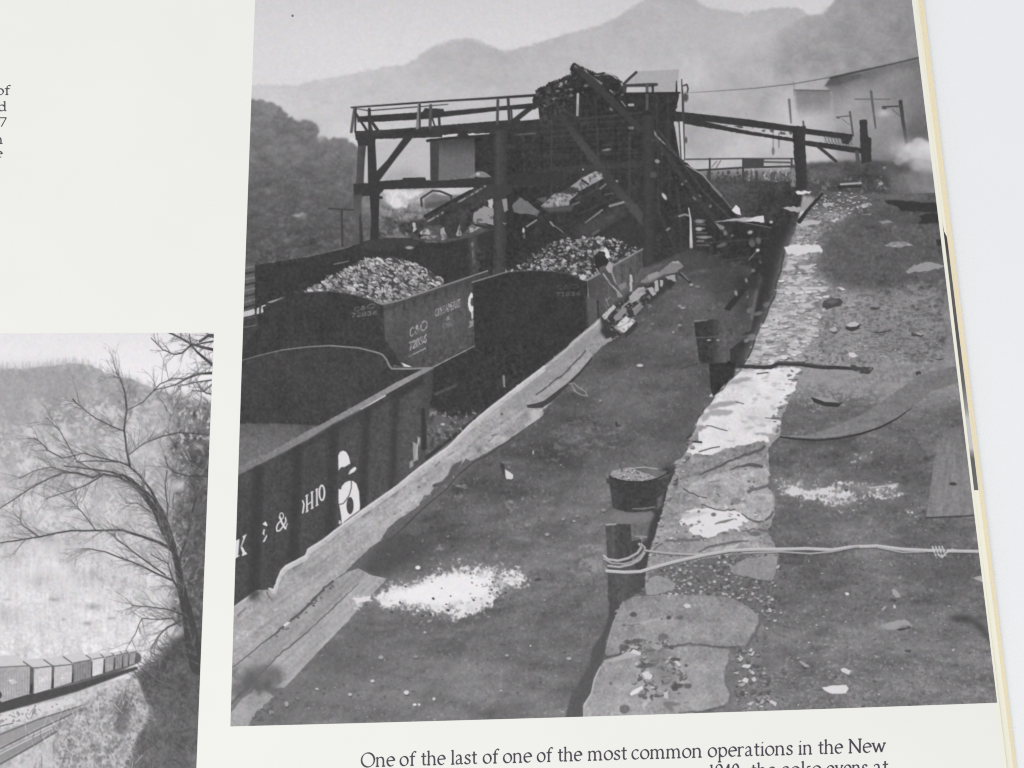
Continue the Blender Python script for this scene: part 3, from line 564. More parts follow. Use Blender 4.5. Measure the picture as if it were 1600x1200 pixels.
# ---- the yard
region('ground', 'dark trodden cinder ground of the yard', 1)
yard = [(1004, 420), (1080, 388), (1180, 420), (1200, 440), (1120, 620), (1050, 745), (1012, 905), (950, 1000), (880, 1160), (340, 1160), (340, 1090), (560, 900), (760, 712), (860, 630), (925, 558), (945, 500), (985, 470)]
poly(rect(340, 640, 1620, 1220), 100); poly([(1000, 420), (1080, 400), (1180, 430), (1222, 420), (1262, 326), (1290, 306), (1500, 300), (1560, 700), (900, 700)], 96)
poly(yard, lambda X, Y: np.interp(Y, [390, 440, 520, 650, 800, 900, 1000, 1130], [76, 87, 92, 95, 102, 108, 112, 117]).astype(np.float32), soft=1.2)  # yard tone gets paler towards the bottom of the print
tex(yard, PEB * .34 + G5 * 1.6 + G12 * 3 + G30 * 6.5 + K4 * 1.5 + N50 * 4, 3); tex(rect(340, 780, 1100, 1160), PEB2 * .16 + G12 * 1.5, 60)
poly([(1080, 388), (1180, 420), (1196, 440), (1130, 470), (1090, 440), (1040, 425), (1010, 420)], 70, soft=9, alpha=.6)
poly([(1020, 640), (1110, 560), (1180, 470), (1200, 440), (1120, 620), (1050, 745)], 82, soft=14, alpha=.5)
poly([(590, 850), (640, 830), (690, 850), (600, 905), (560, 900)], 74, soft=7, alpha=.8)
poly([(420, 1060), (520, 1000), (640, 960), (560, 1060), (440, 1120)], 92, soft=18, alpha=.6)
# streaks of pale dust
for p, t, am in [([(893, 688), (900, 681), (925, 678), (960, 672), (962, 680), (930, 690), (905, 692)], 150, .6), ([(793, 780), (820, 770), (848, 766), (850, 773), (820, 782), (796, 786)], 152, .5), ([(670, 880), (690, 848), (700, 838), (688, 870)], 150, .4), ([(785, 842), (830, 834), (825, 842), (790, 846)], 140, .5), ([(640, 770), (720, 750), (760, 760), (660, 800)], 132, .3),
                 ([(900, 860), (950, 838), (950, 900), (880, 905)], 138, .5), ([(860, 660), (1000, 640), (960, 700), (830, 730)], 112, .4), ([(900, 615), (1080, 600), (1060, 650), (930, 655)], 108, .3), ([(740, 900), (900, 870), (940, 910), (780, 960)], 122, .4), ([(820, 668), (850, 664), (848, 670), (822, 674)], 150, .4), ([(790, 710), (805, 708), (800, 716)], 150, .6),
                 ([(660, 760), (690, 745), (720, 756), (680, 775)], 140, .4), ([(560, 1010), (700, 990), (740, 1080), (600, 1100)], 118, .2)]:
    speckle(p, t, am, G5 * .7 + G2 * .5 + NB * .4, 9, .5, .7)
r2 = random.Random(3)
for k in range(90):                                   # trodden hollows and low heaps
    x, y = inside(yard, 1, r2)[0]; q = max(.3, (y - 380) / 600)
    if x < 640 and y < 860: continue
    blob(x, y, r2.uniform(8, 34) * q, r2.uniform(3, 9) * q, r2.choice([78, 84, 90, 112, 120, 128]) + 8 * q, .35, r2.uniform(-.5, .1), power=2)
for p in ([(640, 1130), (700, 1040), (800, 900), (900, 740), (980, 610), (1060, 480)], [(760, 1130), (830, 1010), (900, 890)], [(520, 1110), (620, 1010), (700, 975)]):
    line(p, 9, 86, .3, soft=4, rough=1.5); line([(x + 9, y + 3) for x, y in p], 6, 120, .25, soft=3, rough=1.5)
for x, y in inside(yard, 560, r2):
    q = (y - 380) / 750; s = .5 + 1.3 * q
    if x < 900 and y < 640: continue
    if r2.random() < .35: blob(x, y, s * r2.uniform(.7, 1.7), s * r2.uniform(.5, .9), 74 + 12 * q, .8, r2.uniform(-.5, .5))
    else:
        r = s * r2.uniform(.5, 1.4) * (1.8 if r2.random() < .1 else 1); lump(x, y, r, r2.choice([116, 124, 132, 142, 154, 178]), .6, None, 64 + 14 * q, 5)
for x, y, rx, ry, t in [(1000, 571, 5, 2.4, 190), (798, 746, 4, 3, 205), (653, 887, 4, 3, 222), (699, 942, 2.4, 2, 205), (664, 988, 2.4, 1.8, 175), (902, 806, 3.5, 2.5, 130), (880, 811, 2.6, 2, 150), (897, 814, 2.4, 1.8, 160), (943, 797, 4, 2.4, 140), (709, 746, 1.2, 2, 150), (833, 707, 1.2, 3, 190), (855, 835, 3.4, 2.4, 160), (635, 1082, 4, 3.5, 205), (424, 1113, 2.5, 3, 190), (547, 1085, 3, 2.4, 190), (582, 1064, 3.4, 2.4, 195), (648, 1101, 3, 2, 225), (655, 1101, 2, 2, 215), (678, 1092, 2.4, 2.6, 200), (595, 1027, 4, 3, 160), (650, 1026, 4, 2.4, 140),
                        (792, 1024, 3, 2, 160), (889, 1029, 4, 2.6, 165), (829, 1009, 1.4, 1.4, 215), (448, 1100, 3, 4, 160), (966, 665, 4, 1.5, 70), (890, 658, 5, 1.4, 70), (963, 662, 2, 4, 70), (938, 626, 2.4, 2, 140), (1062, 478, 3, 2, 140), (1067, 481, 4, 2, 150), (1062, 508, 3, 2, 140), (1052, 519, 2, 2, 150), (1020, 506, 3, 2, 120), (1090, 448, 4, 2, 120), (1080, 445, 3, 2.4, 150), (841, 905, 5, 2, 74), (838, 907, 4, 1.5, 80)]:
    if t > 100: blob(x + .8, y + ry * .7, rx, ry, 70, .7)
    blob(x, y, rx, ry, t, 1)

region('ground', 'shadowed track bed between the hopper cars', 1)
poly([(606, 572), (676, 575), (742, 541), (800, 600), (740, 660), (640, 740), (600, 660)], 59); poly([(596, 556), (612, 560), (616, 577), (600, 575)], 60)
poly([(676, 575), (742, 541), (780, 608), (800, 610), (816, 598), (760, 640), (690, 695), (652, 724), (662, 640)], 58, soft=.8); tex(rect(660, 540, 820, 700), NB * 2 + N4 * 1.5, 3)
poly([(664, 640), (675, 637), (700, 652), (735, 650), (756, 640), (700, 685), (660, 716)], 98, soft=2); speckle([(664, 640), (756, 640), (700, 690), (660, 716)], 140, .2, NB + .4 * N2, 2, 1.2, .8); speckle([(664, 640), (756, 640), (700, 690), (660, 716)], 66, .3, N2, 2, 1.2, .7)
blob(692, 663, 3.5, 2, 178); line([(680, 616), (712, 602)], 4, 92, .8, soft=1)
line([(787, 588), (788, 604)], [4, 3], 132)

# ---- timber retaining kerb and boards
region('timber_wall', 'long pale timber kerb wall running along the cars', 1)
top = [(355, 950), (366, 942), (380, 935), (398, 922), (408, 917), (420, 918), (428, 920), (433, 905), (438, 892), (446, 883), (462, 875), (477, 867), (481, 857), (505, 842), (533, 820), (564, 797), (590, 779), (620, 758), (655, 729), (700, 697), (732, 664), (760, 640), (812, 600), (850, 571), (880, 547), (903, 526), (930, 504), (942, 492), (957, 477), (962, 474)]
low = [(968, 478), (960, 490), (952, 500), (944, 520), (948, 536), (925, 556), (905, 580), (885, 600), (850, 626), (848, 650), (800, 684), (760, 708), (735, 720), (728, 716), (712, 738), (694, 752), (680, 760), (672, 772), (662, 775), (655, 790), (640, 800), (622, 812), (605, 826), (595, 845), (576, 858), (560, 873), (540, 893), (520, 908), (500, 926), (470, 957), (425, 994), (355, 1055)]
wall = top + low
poly(top + [(p[0], p[1]) for p in low], lambda X, Y: np.interp(X, [360, 500, 650, 800, 960], [158, 162, 168, 158, 140]).astype(np.float32), rough=.6)
tex(wall, NB * 3 + N8 * 3 + N4 * 2.5 + K14 * 4 + PEB * .25, 1)
line([(p[0] + 1, p[1] + 3) for p in top], 3.4, 202, .75, rough=.4)
poly([(815, 604), (850, 577), (905, 530), (930, 510), (925, 530), (880, 575), (830, 625), (800, 632)], 146, soft=3, alpha=.7)
for p, w, t in [([(838, 617), (862, 598), (884, 582), (902, 562), (915, 548)], 2.4, 80), ([(768, 681), (775, 679), (785, 680), (803, 683)], 1.4, 80), ([(772, 683), (764, 690)], 2.4, 84), ([(680, 728), (687, 722)], 2, 110), ([(660, 745), (668, 739)], 1.4, 112), ([(700, 712), (708, 707)], 1.2, 116), ([(425, 938), (417, 925)], 3, 118), ([(372, 962), (384, 950)], 3, 120)]: line(p, w, t, .85, rough=.5)
for x, y in inside(top[12:29] + low[4:27], 70): blob(x, y, random.uniform(.8, 3.4), random.uniform(.6, 1.5), random.choice([128, 138, 118, 188, 145]), .7, -.6)
poly([(672, 770), (685, 762), (676, 757), (690, 752), (700, 742), (705, 728), (724, 716), (716, 735), (694, 757), (676, 776)], 92, soft=.8, rough=.6)
blob(679, 759, 3.4, 2.6, 78, .9); blob(784, 647, 2.2, 2, 90, .9); blob(655, 761, 2, 2, 110, .9)
region('board', 'loose board leaning along the top of the timber kerb', 1)
poly([(824, 632), (838, 618), (862, 602), (885, 585), (905, 563), (920, 548), (926, 556), (905, 582), (885, 600), (862, 622), (850, 626), (838, 630)], 160); tex([(824, 632), (920, 548), (926, 556), (850, 626)], NB * 3 + G5 * 4, 1)
poly([(823, 633), (838, 630), (850, 626), (870, 611), (886, 599), (905, 581), (926, 556), (925, 562), (905, 587), (886, 605), (862, 628), (848, 637), (836, 638), (824, 637)], 68)
region('plank', 'pale plank lying on the cinders under the kerb', 1)
pl = [(824, 640), (848, 640), (848, 652), (812, 676), (775, 694), (745, 712), (742, 702), (765, 690), (775, 680), (800, 672), (812, 652)]
poly(pl, 160, rough=.8); tex(pl, NB * 4 + N4 * 8, 1); speckle(pl, 190, .4, N4, 1, 1.2, .6)
region('cable', 'dark wire lying along the foot of the timber kerb', 1)
line([(858, 634), (856, 644), (842, 655), (812, 676), (800, 685), (762, 711), (740, 722), (712, 746), (697, 765), (672, 785), (652, 803), (630, 825), (608, 845)], [1, 1.2, 1.4, 2, 2.4, 2.2, 2, 1.6, 2.2, 2.4, 1.6], 74)
region('plank', 'inner of two flat pale boards at the lower left', 1)
b1 = [(520, 908), (545, 893), (560, 888), (577, 897), (562, 912), (520, 950), (480, 988), (440, 1021), (398, 1062), (375, 1082), (355, 1100), (355, 1050), (425, 994), (470, 957), (500, 926)]
poly(b1, lambda X, Y: np.interp(X, [360, 460, 560], [146, 152, 150]).astype(np.float32)); tex(b1, NB * 2.5 + K45 * 4 + N8 * 2.5, 1)
line([(355, 1048), (372, 1036), (425, 994), (452, 972), (470, 957), (500, 926), (520, 908)], [1, 1.6, 1.6, 3.2, 4, 4, 3.4], 92, rough=.8); line([(452, 972), (445, 977)], 4, 215)
for x, y in inside([(425, 994), (520, 908), (526, 914), (432, 1000)], 26): blob(x, y, 1.8, 1.2, 80, .8)
region('plank', 'outer of two flat pale boards at the lower left', 1)
b2 = [(562, 911), (577, 898), (604, 904), (598, 912), (572, 938), (540, 974), (503, 1012), (470, 1048), (445, 1074), (430, 1076), (398, 1060), (440, 1020), (480, 987), (520, 950)]
poly(b2, 162, rough=.3); tex(b2, NB * 2.5 + K45 * 4 + N8 * 2, 1)
line([(355, 1108), (375, 1084), (398, 1062), (440, 1020), (480, 988), (520, 950), (560, 912)], [2, 2, 1.6, 2.4, 1.4, 2.2, 1.6], 96, rough=.5)
poly([(560, 912), (578, 898), (582, 899), (540, 942), (520, 952)], 176, soft=2, alpha=.5)
p3 = [(355, 1122), (380, 1090), (400, 1076), (420, 1082), (428, 1088), (402, 1110), (384, 1140), (355, 1142)]
poly(p3, 158, rough=1); tex(p3, N8 * 3 + NB * 3, 1)
dirt = [(375, 1062), (385, 1046), (415, 1038), (438, 1042), (445, 1052), (436, 1068), (428, 1084), (408, 1078), (385, 1082), (355, 1090), (355, 1072)]
poly(dirt, 100, soft=5, alpha=.85, rough=2); speckle([(350, 1046), (400, 1036), (450, 1050), (446, 1080), (380, 1110)], 88, .4, NB * .5 + .8 * N4, 9, .6, .6)
speckle([(380, 1130), (400, 1108), (440, 1080), (470, 1060), (430, 1110), (400, 1140)], 86, .4, NB + .4 * N4, 4, 1.2, .7)
line([(360, 1110), (392, 1076)], 1.4, 118)

# ---- empty hopper car in front
region('hopper_car', 'empty hopper car in the near left corner with a cut-off circle emblem', 1)
inner = [(372, 566), (400, 556), (440, 547), (480, 541), (515, 540), (560, 543.5), (590, 551), (599, 555), (604, 562), (608, 571), (612, 576), (660, 577), (500, 666), (372, 665)]
poly(inner, lambda X, Y: np.interp(Y, [540, 600, 665], [66, 68, 63]).astype(np.float32)); tex(inner, NB * 1.8 + N20 * 2 + V3 * 1, 1); line([(608, 573), (560, 628)], 2, 56, .5, soft=1); line([(440, 549), (436, 660)], 1.4, 58, .4, soft=.7); line([(530, 542), (524, 650)], 1.4, 58, .4, soft=.7)
line([(378, 563), (410, 554), (440, 547), (480, 542), (515, 540), (560, 543.5), (590, 551), (598, 554.5), (604, 562), (608, 571), (612, 576), (640, 576), (674, 575)], [1, 1.4, 1.8, 2.4, 2.4, 2.8, 3, 3.2, 3], 134)
poly([(368, 662), (440, 662), (502, 665), (470, 686), (368, 740)], lambda X, Y: np.interp(Y, [660, 690, 735], [92, 106, 112]).astype(np.float32) - np.clip((X - 440) / 60, 0, 1) * 12, soft=.8); tex(rect(370, 660, 500, 735), NB * 2, 3)
side = [(368, 745), (420, 719), (470, 694), (520, 664), (560, 643), (620, 609), (660, 586), (678, 575), (674, 620), (668, 660), (664, 722), (655, 730), (590, 781), (533, 822), (482, 858), (478, 868), (446, 884), (434, 905), (428, 922), (400, 922), (355, 955)]
poly(side, lambda X, Y: np.interp(X, [360, 520, 620, 650, 672], [72, 73, 80, 84, 74]).astype(np.float32))
tex(side, NB * 1.9 + N20 * 1.6 + V3 * .8, 1)
for x, y0, y1, wd in [(401, 735, 930, 17), (463, 702, 880, 16), (520, 670, 835, 15), (571, 642, 800, 13), (617, 615, 770, 11)]:
    line([(x + 2, y0), (x - 5, y1)], wd, 58, .8, soft=3.5)
    line([(x + wd * .75 + 2, y0 + 3), (x + wd * .75 - 5, y1)], 3, 84, .5, soft=1.5)
poly([(612, 614), (660, 588), (664, 600), (640, 612), (622, 626)], 62, soft=2)
poly([(440, 712), (660, 590), (662, 596), (440, 722)], 60, soft=2, alpha=.6)
poly([(368, 731), (420, 708), (470, 679), (500, 664), (560, 631), (620, 597), (660, 577), (678, 573), (677, 576), (660, 585), (620, 607), (560, 641), (520, 662), (470, 692), (420, 718), (368, 743)], lambda X, Y: np.interp(X, [370, 470, 560, 640, 675], [118, 128, 140, 146, 132]).astype(np.float32)); tex([(368, 731), (660, 577), (660, 585), (368, 743)], NB * 3, 1)
for p in ([(645, 690), (652, 694), (654, 718), (646, 722)], [(652, 682), (657, 684), (656, 700)], [(640, 722), (645, 718), (646, 728), (640, 732)]): poly(p, 150, soft=.5)
line([(661, 640), (663, 700)], [6, 8], 58, soft=.6); line([(654, 686), (650, 716)], 2, 176)
W_ = 216
# serif letters of the road name (only those the print shows)
for p in ([(368, 845), (374, 842), (374, 846), (372, 868), (375, 868), (366, 874), (367, 866)], [(375, 857), (380, 842), (379, 838), (386, 834), (384, 838), (378, 853)], [(376, 856), (379, 854), (383, 862), (386, 864), (386, 866), (378, 869), (378, 867), (379, 864)],
          [(410, 819), (415, 814.5), (418, 820), (417, 822.5)], [(412, 827), (414, 826.5), (413, 833), (413.5, 837), (410, 834)], [(417, 834.5), (417.5, 838), (413.5, 846.5), (410, 847), (412, 844)]): poly(p, W_)
line(arc(440, 806, 3, 4.6, 60, 420, 14), 1.6, W_); line([(437, 808), (441, 818), (446, 826)], 3, W_); line([(446, 809), (447, 814), (442, 823), (437, 829), (433, 830), (432, 825), (434, 819), (440, 812)], 2.2, W_); line([(446, 826), (449, 818)], 1.6, W_)
line([(473, 782.5), (475, 788), (474, 796), (473, 801)], 2.4, W_)
for x, y in ((479.5, 774), (487.5, 769), (495, 764.5)): line([(x, y), (x + .3, y + 25)], 2.6, W_); line([(x - 1.8, y + 1.2), (x + 2, y - 1)], 1.4, W_); line([(x - 1.6, y + 26), (x + 2.2, y + 23.6)], 1.4, W_)
line([(480, 789), (488, 783)], 1.6, W_)
b, cov = cover(arc(503, 770, 5.4, 13, 0, 360, 30)); b2_, c2 = cover(arc(503, 770, 2.6, 10, 0, 360, 30)); put(b, cov, W_); put(b2_, c2, 72)
# round emblem, upper part and lower part, cut by the ribs
poly([(529, 736), (528.5, 712), (531, 706.5), (536, 704), (541, 706), (545, 713), (547.5, 724), (543, 727), (538, 730), (534, 729.5), (531, 732)], 218)
poly([(544, 742), (547, 735), (553, 730), (556, 729.5), (557, 733), (553, 737.5)], 216)
poly([(529, 764), (533, 765), (534, 760), (539, 754), (546, 751), (552, 751.5), (557, 756), (561, 768), (562.5, 790), (562, 797), (548, 807), (538, 815), (534, 820), (533, 806), (530, 788), (529, 786)], 218)
poly(arc(547, 790, 5.6, 13.5, 0, 360, 26), 74); line([(549, 751), (549, 762), (546, 773), (541, 781), (536, 787), (531, 788)], 1.6, 84)
poly([(529, 818), (530, 812), (533, 815), (532, 820)], 200)
# (the kerb stands in front of the car)
region('timber_wall', None, 1); REG.pop(); CUR[0] = [i + 1 for i, r in enumerate(REG) if r[0] == 'timber_wall'][0]
strip = top[5:24] + [(p[0] + 3, p[1] + 8) for p in reversed(top[5:24])]
poly(strip, 184); tex(strip, NB * 3 + N4 * 3, 0); line([(p[0] + .5, p[1] + 1.8) for p in top[5:24]], 3, 206, .8, rough=.3)

# ---- debris at the far end of the kerb
region('debris', 'broken boards and logs heaped at the end of the kerb', 1)
poly([(938, 492), (962, 474), (1000, 448), (1060, 425), (1050, 450), (1010, 476), (985, 505), (972, 525), (950, 535), (940, 520)], 64, soft=2, rough=1)
for p, t in [([(983, 463), (998, 449), (1006, 448), (1009, 458), (996, 470), (984, 473)], 164), ([(984, 428), (988, 430), (988, 455), (984, 456)], 176), ([(1000, 441), (1014, 429), (1030, 425), (1046, 411), (1060, 408), (1068, 416), (1058, 425), (1036, 430), (1020, 440), (1008, 442)], 128),
             ([(1012, 430), (1028, 424), (1030, 430), (1014, 438)], 148), ([(1040, 432), (1055, 429), (1057, 440), (1044, 437)], 156), ([(1022, 440), (1028, 437), (1030, 454), (1024, 457)], 168), ([(1031, 437), (1036, 438), (1034, 449), (1031, 446)], 170), ([(1012, 450), (1019, 448), (1026, 459), (1020, 463)], 168), ([(1042, 439), (1056, 441), (1050, 448), (1040, 446)], 60),
             ([(958, 497), (972, 480), (980, 484), (966, 504)], 138), ([(989, 483), (1000, 474), (1006, 479), (992, 493)], 128), ([(960, 512), (978, 494), (993, 501), (976, 519)], 206), ([(960, 512), (963, 508), (978, 515), (975, 520)], 190), ([(975, 521), (994, 502), (998, 507), (978, 530)], 66), ([(940, 494), (958, 476), (963, 480), (945, 500)], 182), ([(956, 503), (970, 499), (962, 510)], 70),
             ([(943, 532), (955, 527), (958, 531), (946, 537)], 150), ([(1048, 410), (1060, 407), (1062, 412)], 160)]: poly(p, t, rough=.5)
for p, w, t in [([(972, 480), (984, 470)], 2.4, 150), ([(988, 484), (1000, 474)], 1.6, 160), ([(1062, 428), (1070, 434), (1078, 441)], 4, 62), ([(1064, 426), (1076, 438)], 1.4, 132), ([(947, 470), (953, 464)], 1.6, 140), ([(946, 476), (949, 486)], 1.6, 110), ([(1010, 445), (1040, 428)], 1.4, 90), ([(968, 511), (984, 502)], 1, 150)]: line(p, w, t)
speckle([(940, 490), (1010, 445), (1030, 470), (960, 535)], 130, .2, NB, 3, 1.3, .7)
for p in ([(889, 600), (896, 598), (905, 606), (915, 612), (918, 619), (908, 617), (896, 610)], [(892, 599), (900, 612)]): line(p, 1.8, 142)

# ---- dark face below the stone ledge
region('retaining_wall', 'dark shadowed face of the wall under the stone ledge', 1)
edge = [(1283, 298), (1262, 326), (1248, 344), (1245, 358), (1236, 375), (1226, 396), (1222, 412), (1221, 424), (1213, 446), (1211, 465), (1203, 479), (1193, 505), (1186, 517), (1180, 533), (1170, 558), (1162, 570), (1146, 590), (1137, 598), (1130, 608), (1118, 616), (1112, 628), (1100, 640), (1092, 652), (1088, 668), (1078, 685), (1074, 706), (1062, 722), (1056, 735), (1050, 748), (1044, 762), (1038, 790), (1032, 812), (1024, 838), (1018, 852), (1010, 890), (1008, 920), (978, 935), (971, 943), (962, 966), (947, 1000), (944, 1025), (941, 1034), (930, 1052), (924, 1080), (912, 1100), (915, 1145)]
poly(edge[3:16] + [(1140, 568), (1142, 545), (1172, 522), (1180, 480), (1188, 430), (1196, 380), (1220, 345)], 58, soft=1)
poly([(1140, 545), (1176, 542), (1164, 568), (1144, 568)], 62, soft=1)
poly([(1187, 432), (1192, 432), (1180, 480), (1172, 515), (1164, 520), (1172, 470)], 84, soft=1.5); poly([(1183, 440), (1187, 438), (1176, 500), (1172, 498)], 108, soft=1, alpha=.7)
poly([(1131, 483), (1140, 486), (1160, 462), (1196, 412), (1186, 412), (1160, 446)], 56); poly(rect(1148, 432, 1186, 452), 62, soft=3)
for x, y, rx, ry, t in [(1150, 458, 2.4, 4, 150), (1166, 438, 2, 3.5, 140), (1177, 423, 3, 2.5, 120), (1198, 476, 6, 4, 98), (1184, 490, 7, 3, 112), (1168, 464, 2, 2, 120), (1174, 527, 7, 5, 112), (1170, 520, 10, 2.4, 60), (1166, 532, 4, 3, 130), (1172, 485, 6, 4, 110)]: blob(x, y, rx, ry, t, .9, -.3, hard=2)
region('retaining_wall', 'foot of the ledge wall in deep shadow at the bottom of the large print', 1)
trench = edge[27:46] + [(878, 1145), (890, 1092), (905, 1066), (920, 1042), (926, 1012), (944, 986), (951, 962), (952, 930), (985, 900), (1000, 840), (1030, 770)]
poly(trench, grad('y', (740, 62), (880, 72), (1000, 84), (1130, 90)), soft=1)  # darks are raised towards the bottom of the print
poly(rect(1034, 730, 1050, 760) , 62, soft=3)

# ---- ground right of the ledge
region('ground', 'grey rubble-strewn ground right of the stone ledge', 1)
rg = edge[0:36] + [(1012, 925), (1100, 1160), (1620, 1160), (1500, 560), (1480, 300), (1400, 306)]
poly(rg, lambda X, Y: np.interp(Y, [300, 440, 470, 560, 600, 640, 700, 900, 1000, 1100], [98, 97, 134, 150, 138, 112, 102, 108, 115, 121]).astype(np.float32) + np.clip((X - 1300) / 200, -1, 1) * -6 * (Y < 600), soft=.5)
tex(rg, PEB * .42 + G2 * 1.6 + G5 * 3 + G12 * 3.2 + G30 * 5, 2); tex(rect(1150, 640, 1620, 1160), PEB2 * .24 + N8 * 1.5 + N50 * 3, 30)
wz = edge[2:16] + [(1240, 570), (1330, 572), (1470, 568), (1480, 520), (1474, 452), (1440, 440), (1400, 448), (1340, 458), (1318, 452), (1290, 440), (1276, 405), (1290, 372), (1330, 330), (1290, 325)]
poly(wz, lambda X, Y: np.interp(X, [1180, 1230, 1290, 1380, 1480], [186, 174, 148, 134, 126]).astype(np.float32), soft=8, alpha=.8)
tex(wz, G5 * 7 + G2 * 7 + NB * 6 + G12 * 6, 4)
r5 = random.Random(31)
for x, y in sorted(inside(edge[3:16] + [(1222, 572), (1262, 560), (1292, 500), (1290, 450), (1276, 420), (1280, 380), (1270, 350)], 230, r5), key=lambda p: p[1]):
    q = (y - 330) / 240; lump(x, y, r5.uniform(2, 6) * (1 + .5 * q), r5.choice([132, 150, 165, 180, 192, 204, 212]), .36, r5.uniform(-.2, .2), r5.choice([84, 100, 116]), 7)
speckle(wz, 92, .2, G2 * .7 + G5 * .6, 4, 1.2, .75); speckle(edge[4:16] + [(1250, 570), (1310, 470), (1270, 400)], 208, .3, G5 * .6 + G2 * .6, 5, 1.2, .8)
speckle([(1290, 460), (1400, 450), (1480, 430), (1490, 560), (1280, 565)], 164, .3, G5 * .6 + G2 * .6 + NB * .3, 8, .8, .6); speckle([(1290, 460), (1400, 450), (1480, 430), (1490, 560), (1280, 565)], 92, .2, G5 * .5 + G2 * .6 + NB * .4, 8, .9, .6)
speckle([(1250, 570), (1480, 570), (1420, 620), (1260, 645), (1235, 620)], 150, .4, NB * .7 + G2 * .6, 6, 1.2, .7)
mound = [(1300, 368), (1350, 352), (1480, 345), (1484, 420), (1474, 412), (1440, 418), (1416, 428), (1400, 440), (1350, 450), (1320, 452), (1300, 442), (1286, 425), (1280, 400)]
poly(mound, 93, soft=8, alpha=.85); tex(mound, NB * 2 + G5 * 2.5, 2)
for p, t in [([(1225, 386), (1240, 383), (1280, 382), (1286, 390), (1284, 395), (1265, 394), (1258, 398), (1232, 398)], 210), ([(1245, 348), (1270, 343), (1284, 345), (1280, 350), (1250, 354)], 180), ([(1296, 345), (1308, 340), (1312, 343), (1304, 348)], 190), ([(1240, 297), (1252, 299), (1268, 298), (1264, 303), (1246, 304)], 216), ([(1382, 384), (1395, 378), (1412, 377), (1426, 383), (1410, 386), (1395, 387)], 142), ([(1415, 424), (1428, 414), (1450, 409), (1475, 415), (1474, 418), (1450, 424), (1430, 424), (1420, 428)], 150),
             ([(1222, 325), (1240, 322), (1252, 324), (1248, 332), (1236, 330)], 170), ([(1338, 322), (1358, 317), (1364, 321), (1350, 325)], 178), ([(1372, 346), (1386, 344), (1398, 347), (1380, 350)], 138), ([(1344, 335), (1362, 333), (1360, 337)], 130), ([(1250, 448), (1288, 449), (1284, 453), (1255, 453)], 196), ([(1308, 448), (1316, 449), (1322, 453), (1314, 454)], 198), ([(1284, 318), (1304, 316), (1300, 322), (1286, 322)], 178)]: poly(p, t, rough=.8)
tex([(1382, 384), (1412, 377), (1426, 383), (1400, 387)], NB * 6, 0)
rub = [(1262, 326), (1278, 303), (1330, 300), (1362, 312), (1352, 330), (1320, 336), (1280, 340), (1256, 342)]
for x, y in inside(rub, 150): lump(x, y, random.uniform(1.2, 3), random.choice([120, 140, 165, 180, 195, 205]), .5, None, 66, 5)
line([(1249, 346), (1264, 326), (1284, 303)], [7, 5, 4], 56, rough=.5)
for p in ([(1382, 313), (1400, 312), (1436, 316), (1484, 318), (1486, 332), (1440, 331), (1408, 330), (1402, 322), (1386, 319)], [(1434, 337), (1450, 333), (1488, 334), (1490, 348), (1450, 349), (1434, 350), (1440, 343)], [(1462, 374), (1488, 372), (1488, 384), (1464, 384)]): poly(p, 58, soft=.8, rough=.5)
for x, y in inside([(1210, 470), (1300, 470), (1470, 500), (1480, 560), (1250, 566), (1180, 550)], 130): lump(x, y, random.uniform(.8, 2.6), random.choice([86, 100, 160, 175, 190, 200]), .5, None, 84, 5)
r3 = random.Random(9)
for x, y in inside([(1222, 640), (1470, 600), (1530, 780), (1545, 1000), (1570, 1120), (1150, 1120), (1180, 1000), (1215, 900), (1210, 720)], 560, r3):
    q = (y - 600) / 500; s = .7 + 1.1 * q; d = 1.25 if x < 1330 and y > 880 else 1
    if r3.random() < .3: blob(x, y, s * r3.uniform(.7, 1.8), s * r3.uniform(.5, .9), 78 + 8 * q, .8, r3.uniform(-.3, .5))
    else: lump(x, y, s * d * r3.uniform(.5, 1.25), r3.choice([124, 134, 146, 158, 170, 190]), .7, None, 80, 5)
speckle([(1180, 1040), (1560, 1010), (1570, 1130), (1120, 1130)], 146, .3, NB * .8 + G2 * .5, 14, 1.2, .6); speckle([(1180, 1040), (1560, 1010), (1570, 1130), (1120, 1130)], 84, .2, NB * .7 + N2 * .5, 14, 1.2, .5)
for p, t in [([(1284, 1074), (1300, 1071), (1322, 1070), (1326, 1076), (1322, 1083), (1300, 1084), (1288, 1078)], 216), ([(1313, 1046), (1318, 1043), (1330, 1048), (1326, 1054), (1316, 1050)], 204), ([(1376, 978), (1386, 974), (1400, 970), (1414, 968), (1420, 971), (1424, 978), (1410, 977), (1398, 984), (1386, 984)], 156), ([(1393, 922), (1397, 919), (1404, 926), (1408, 933), (1400, 934), (1395, 928)], 160),
             ([(1395, 945), (1399, 945), (1400, 950), (1396, 951)], 190), ([(1377, 953), (1383, 946), (1384, 949), (1380, 954)], 170), ([(1248, 1034), (1251, 1032), (1264, 1039), (1264, 1042), (1258, 1042)], 158), ([(1320, 926), (1325, 926), (1327, 929), (1322, 930)], 215), ([(1516, 903), (1530, 900), (1536, 900), (1538, 910), (1526, 906)], 176), ([(1192, 1088), (1206, 1094), (1214, 1098), (1212, 1104), (1203, 1098)], 200),
             ([(1365, 1022), (1374, 1026), (1368, 1029)], 150), ([(1488, 1014), (1492, 1013), (1491, 1017), (1487, 1017)], 175), ([(1412, 1016), (1424, 1015), (1422, 1020), (1416, 1019)], 84), ([(1400, 984), (1420, 979), (1424, 981), (1406, 986)], 74), ([(1250, 1040), (1262, 1044), (1258, 1046)], 78), ([(1390, 935), (1402, 938), (1398, 942)], 78)]: poly(p, t, rough=.4)
poly([(1480, 962), (1510, 960), (1535, 975), (1550, 1000), (1552, 1012), (1540, 996), (1520, 976), (1490, 972)], 78, soft=3.5)
